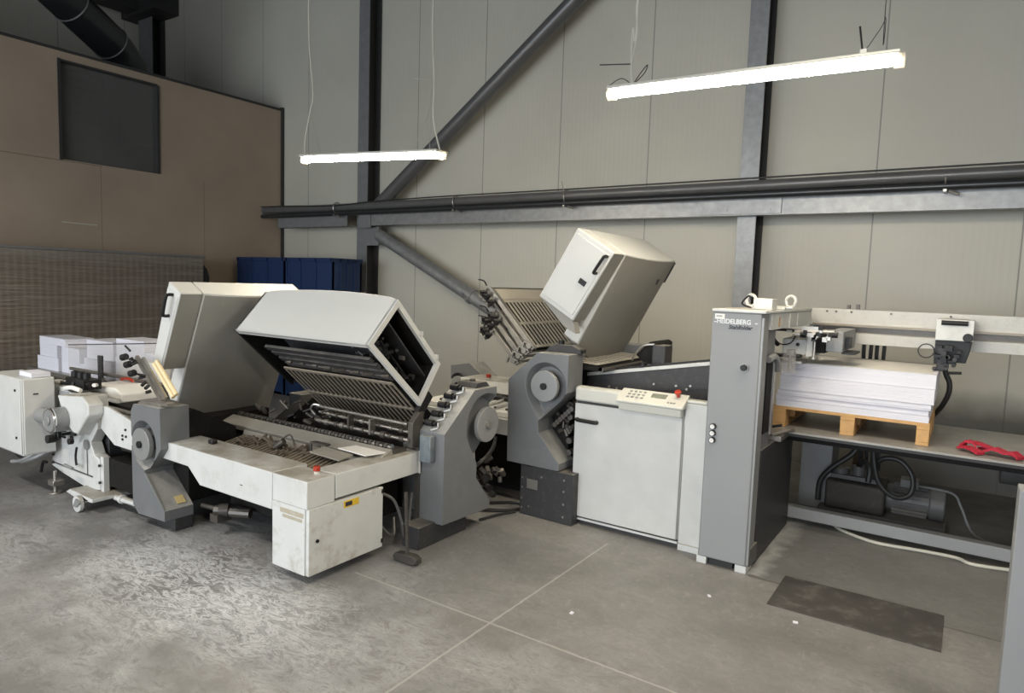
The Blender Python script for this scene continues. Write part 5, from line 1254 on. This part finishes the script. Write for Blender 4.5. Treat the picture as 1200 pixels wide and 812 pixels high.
# bundles of paper beyond the delivery
tt = root('delivery_table', (-6.4, 3.2, 0), 'low grey table carrying the loose paper bundles behind the delivery machine', 'table')
MB().box(-7.85, -5.0, 2.93, 3.5, 0.61, 0.65).make('table_top', 'steel', tt, 0.003)
for x in (-7.8, -5.64):
    for y in (2.94, 3.44): MB().box(x, x + 0.05, y, y + 0.05, 0, 0.61).make('leg', 'column', tt)
bund = [(-7.68, 2.97, 0.651, 0.42, 0.24, 0.13, 0.03), (-7.67, 2.98, 0.782, 0.40, 0.24, 0.12, -0.03), (-7.22, 3.0, 0.651, 0.40, 0.26, 0.12, 0.06), (-7.20, 2.98, 0.772, 0.38, 0.26, 0.13, -0.03),
        (-6.78, 3.0, 0.651, 0.36, 0.26, 0.18, 0.02), (-6.75, 3.02, 0.832, 0.42, 0.24, 0.17, 0.07), (-7.66, 2.98, 0.903, 0.55, 0.26, 0.07, 0.0), (-6.32, 3.05, 0.651, 0.46, 0.26, 0.22, -0.03), (-5.80, 3.05, 0.651, 0.44, 0.24, 0.30, 0.02), (-6.30, 3.06, 0.872, 0.44, 0.24, 0.17, 0.04)]
lab = ['white paper bundle at the bottom left corner of the loose pile', 'white paper bundle second from the bottom at the left end of the pile', 'low white paper bundle right of the bottom corner bundle',
       'white paper bundle slightly skewed, second row of the loose pile', 'thick white paper bundle at the base in the middle of the pile', 'tilted white paper bundle high in the middle of the pile',
       'flat white paper bundle on top of the left of the pile', 'white paper bundle behind the clear guard, base right of centre', 'white paper bundle at the far right end behind the clear guard', 'white paper bundle on top at the right behind the clear guard']
for (x, y, z, w_, dp, hh, a), lb in zip(bund, lab):
    cx, cy = x + w_ / 2, y + dp / 2
    u_ = Vector((math.cos(a), math.sin(a), 0)); v_ = Vector((-math.sin(a), math.cos(a), 0)); rings = []
    for j in range(14):
        e = 1 + 0.006 * (j % 2) + rnd.uniform(-.006, .006); z_ = z + hh * j / 13
        rings.append([Vector((cx, cy, z_)) + u_ * sx_ * w_ / 2 * e + v_ * sy_ * dp / 2 * e for sx_, sy_ in ((-1, -1), (1, -1), (1, 1), (-1, 1))])
    tag(MB().loft(rings).make('paper_bundle', 'paper', smooth=False), lb, 'paper bundle', 'loose bundles behind the delivery machine')

# wrapped pallet loads along the partition
wr = root('wrapped_load', (-8.6, 3.2, 0), 'tall brown cardboard load wrapped in clear film against the partition', 'wrapped load')
MB().box(-9.0, -8.42, -0.5, 5.21, 0.12, 1.865).make('cardboard_stack', wrap_mat(), wr, 0.01)
MB().box(-9.02, -8.40, -0.52, 5.23, 1.845, 1.872).make('top_board', 'column', wr, 0.004)
for y in (-0.4, 0.5, 1.4, 2.3, 3.2, 4.1, 5.0): MB().box(-9.0, -8.42, y, y + 0.1, 0, 0.12).make('pallet_block', 'oldwood', wr)
MB().prism([(5.235, 1.75), (5.28, 1.70), (5.31, 1.60), (5.31, 1.45), (5.235, 1.42)], 'x', -8.5, -8.46).make('loose_film', 'rubber', wr)
# blue containers
def bluebin(x0, x1, y0, y1, z0, z1, ribs, label):
    o = root('blue_container', ((x0 + x1) / 2, (y0 + y1) / 2, z0), label, 'container', 'blue containers in the corner')
    w_ = 0.025; b = MB().box(x0, x1, y0, y0 + w_, z0, z1).box(x0, x1, y1 - w_, y1, z0, z1).box(x0, x0 + w_, y0, y1, z0, z1).box(x1 - w_, x1, y0, y1, z0, z1).box(x0, x1, y0, y1, z0, z0 + 0.03)
    b.make('shell', 'blue', o)
    MB().box(x0 - .012, x1 + .012, y0 - 0.012, y0, z1 - 0.05, z1).box(x0 - .012, x1 + .012, y1, y1 + 0.012, z1 - 0.05, z1).box(x1, x1 + 0.012, y0, y1, z1 - 0.05, z1).make('rim', 'blue', o, 0.003)
    rb_ = MB()
    for t_ in ribs: rb_.box(x0 + (x1 - x0) * t_ - 0.012, x0 + (x1 - x0) * t_ + 0.012, y0 - 0.012, y0, z0, z1)
    for t_ in (0.25, 0.5, 0.75): rb_.box(x1, x1 + 0.012, y0 + (y1 - y0) * t_ - 0.012, y0 + (y1 - y0) * t_ + 0.012, z0, z1)
    rb_.make('ribs', 'blue', o)
    return o
xs = [(-8.85, -7.80, 'left'), (-7.76, -6.83, 'right')]
for x0, x1, w2 in xs:
    for k in range(4):
        bluebin(x0, x1, 6.0, 6.50, 0.0 + k * 0.475, 0.47 + k * 0.475, (0.02, 0.33, 0.66, 0.98),
                'navy blue plastic container, ' + ['lowest', 'second from the floor', 'third from the floor', 'topmost'][k] + ' in the ' + w2 + ' stack by the partition corner')
# small metal strip on the partition
MB().path([at(73, 260, X=XP + 0.012), at(92, 262, X=XP + 0.012), at(114, 264, X=XP + 0.012)], 0.009, 6).make('wire_hook', 'cable', bpy.data.objects['wall_partition'])

# ------------------------------------------------------------------ light
def area(name, loc, rot, sx, sy, e, col):
    l = bpy.data.lights.new(name, 'AREA'); l.shape = 'RECTANGLE'; l.size = sx; l.size_y = sy; l.energy = e; l.color = col
    o = bpy.data.objects.new(name, l); C.objects.link(o); o.location = loc; o.rotation_euler = rot; return o
for hx, hy, he, hc in ((-1.2, 0.6, 50, (1.0, 0.92, 0.78)), (-5.0, 0.3, 54, (1.0, 0.95, 0.86)), (2.4, 2.6, 40, (1.0, 0.92, 0.78)), (-3.0, -3.5, 80, (1.0, 0.95, 0.86)), (-0.2, 3.2, 18, (1.0, 0.9, 0.74))):
    area('added_fill_light', (hx, hy, 3.0), (0, 0, 0), 1.6, 0.12, he, hc)  # unseen fill lights added overhead to brighten floor and machines
area('unseen_gate_daylight', (-3.0, -8.9, 1.95), (math.radians(90), 0, 0), 11.5, 3.6, 700, (0.87, 0.94, 1.0))  # unseen gate behind the camera, its daylight added as an area light
wd = bpy.data.worlds.new('world'); S.world = wd; wd.use_nodes = True
bg = wd.node_tree.nodes['Background']; bg.inputs['Color'].default_value = (0.88, 0.93, 1.0, 1); bg.inputs['Strength'].default_value = 0.8

S.view_settings.view_transform = 'Standard'
try: S.view_settings.look = 'None'
except Exception: pass
S.view_settings.gamma = 1.0; S.view_settings.use_curve_mapping = False
S.view_settings.exposure = 0.35
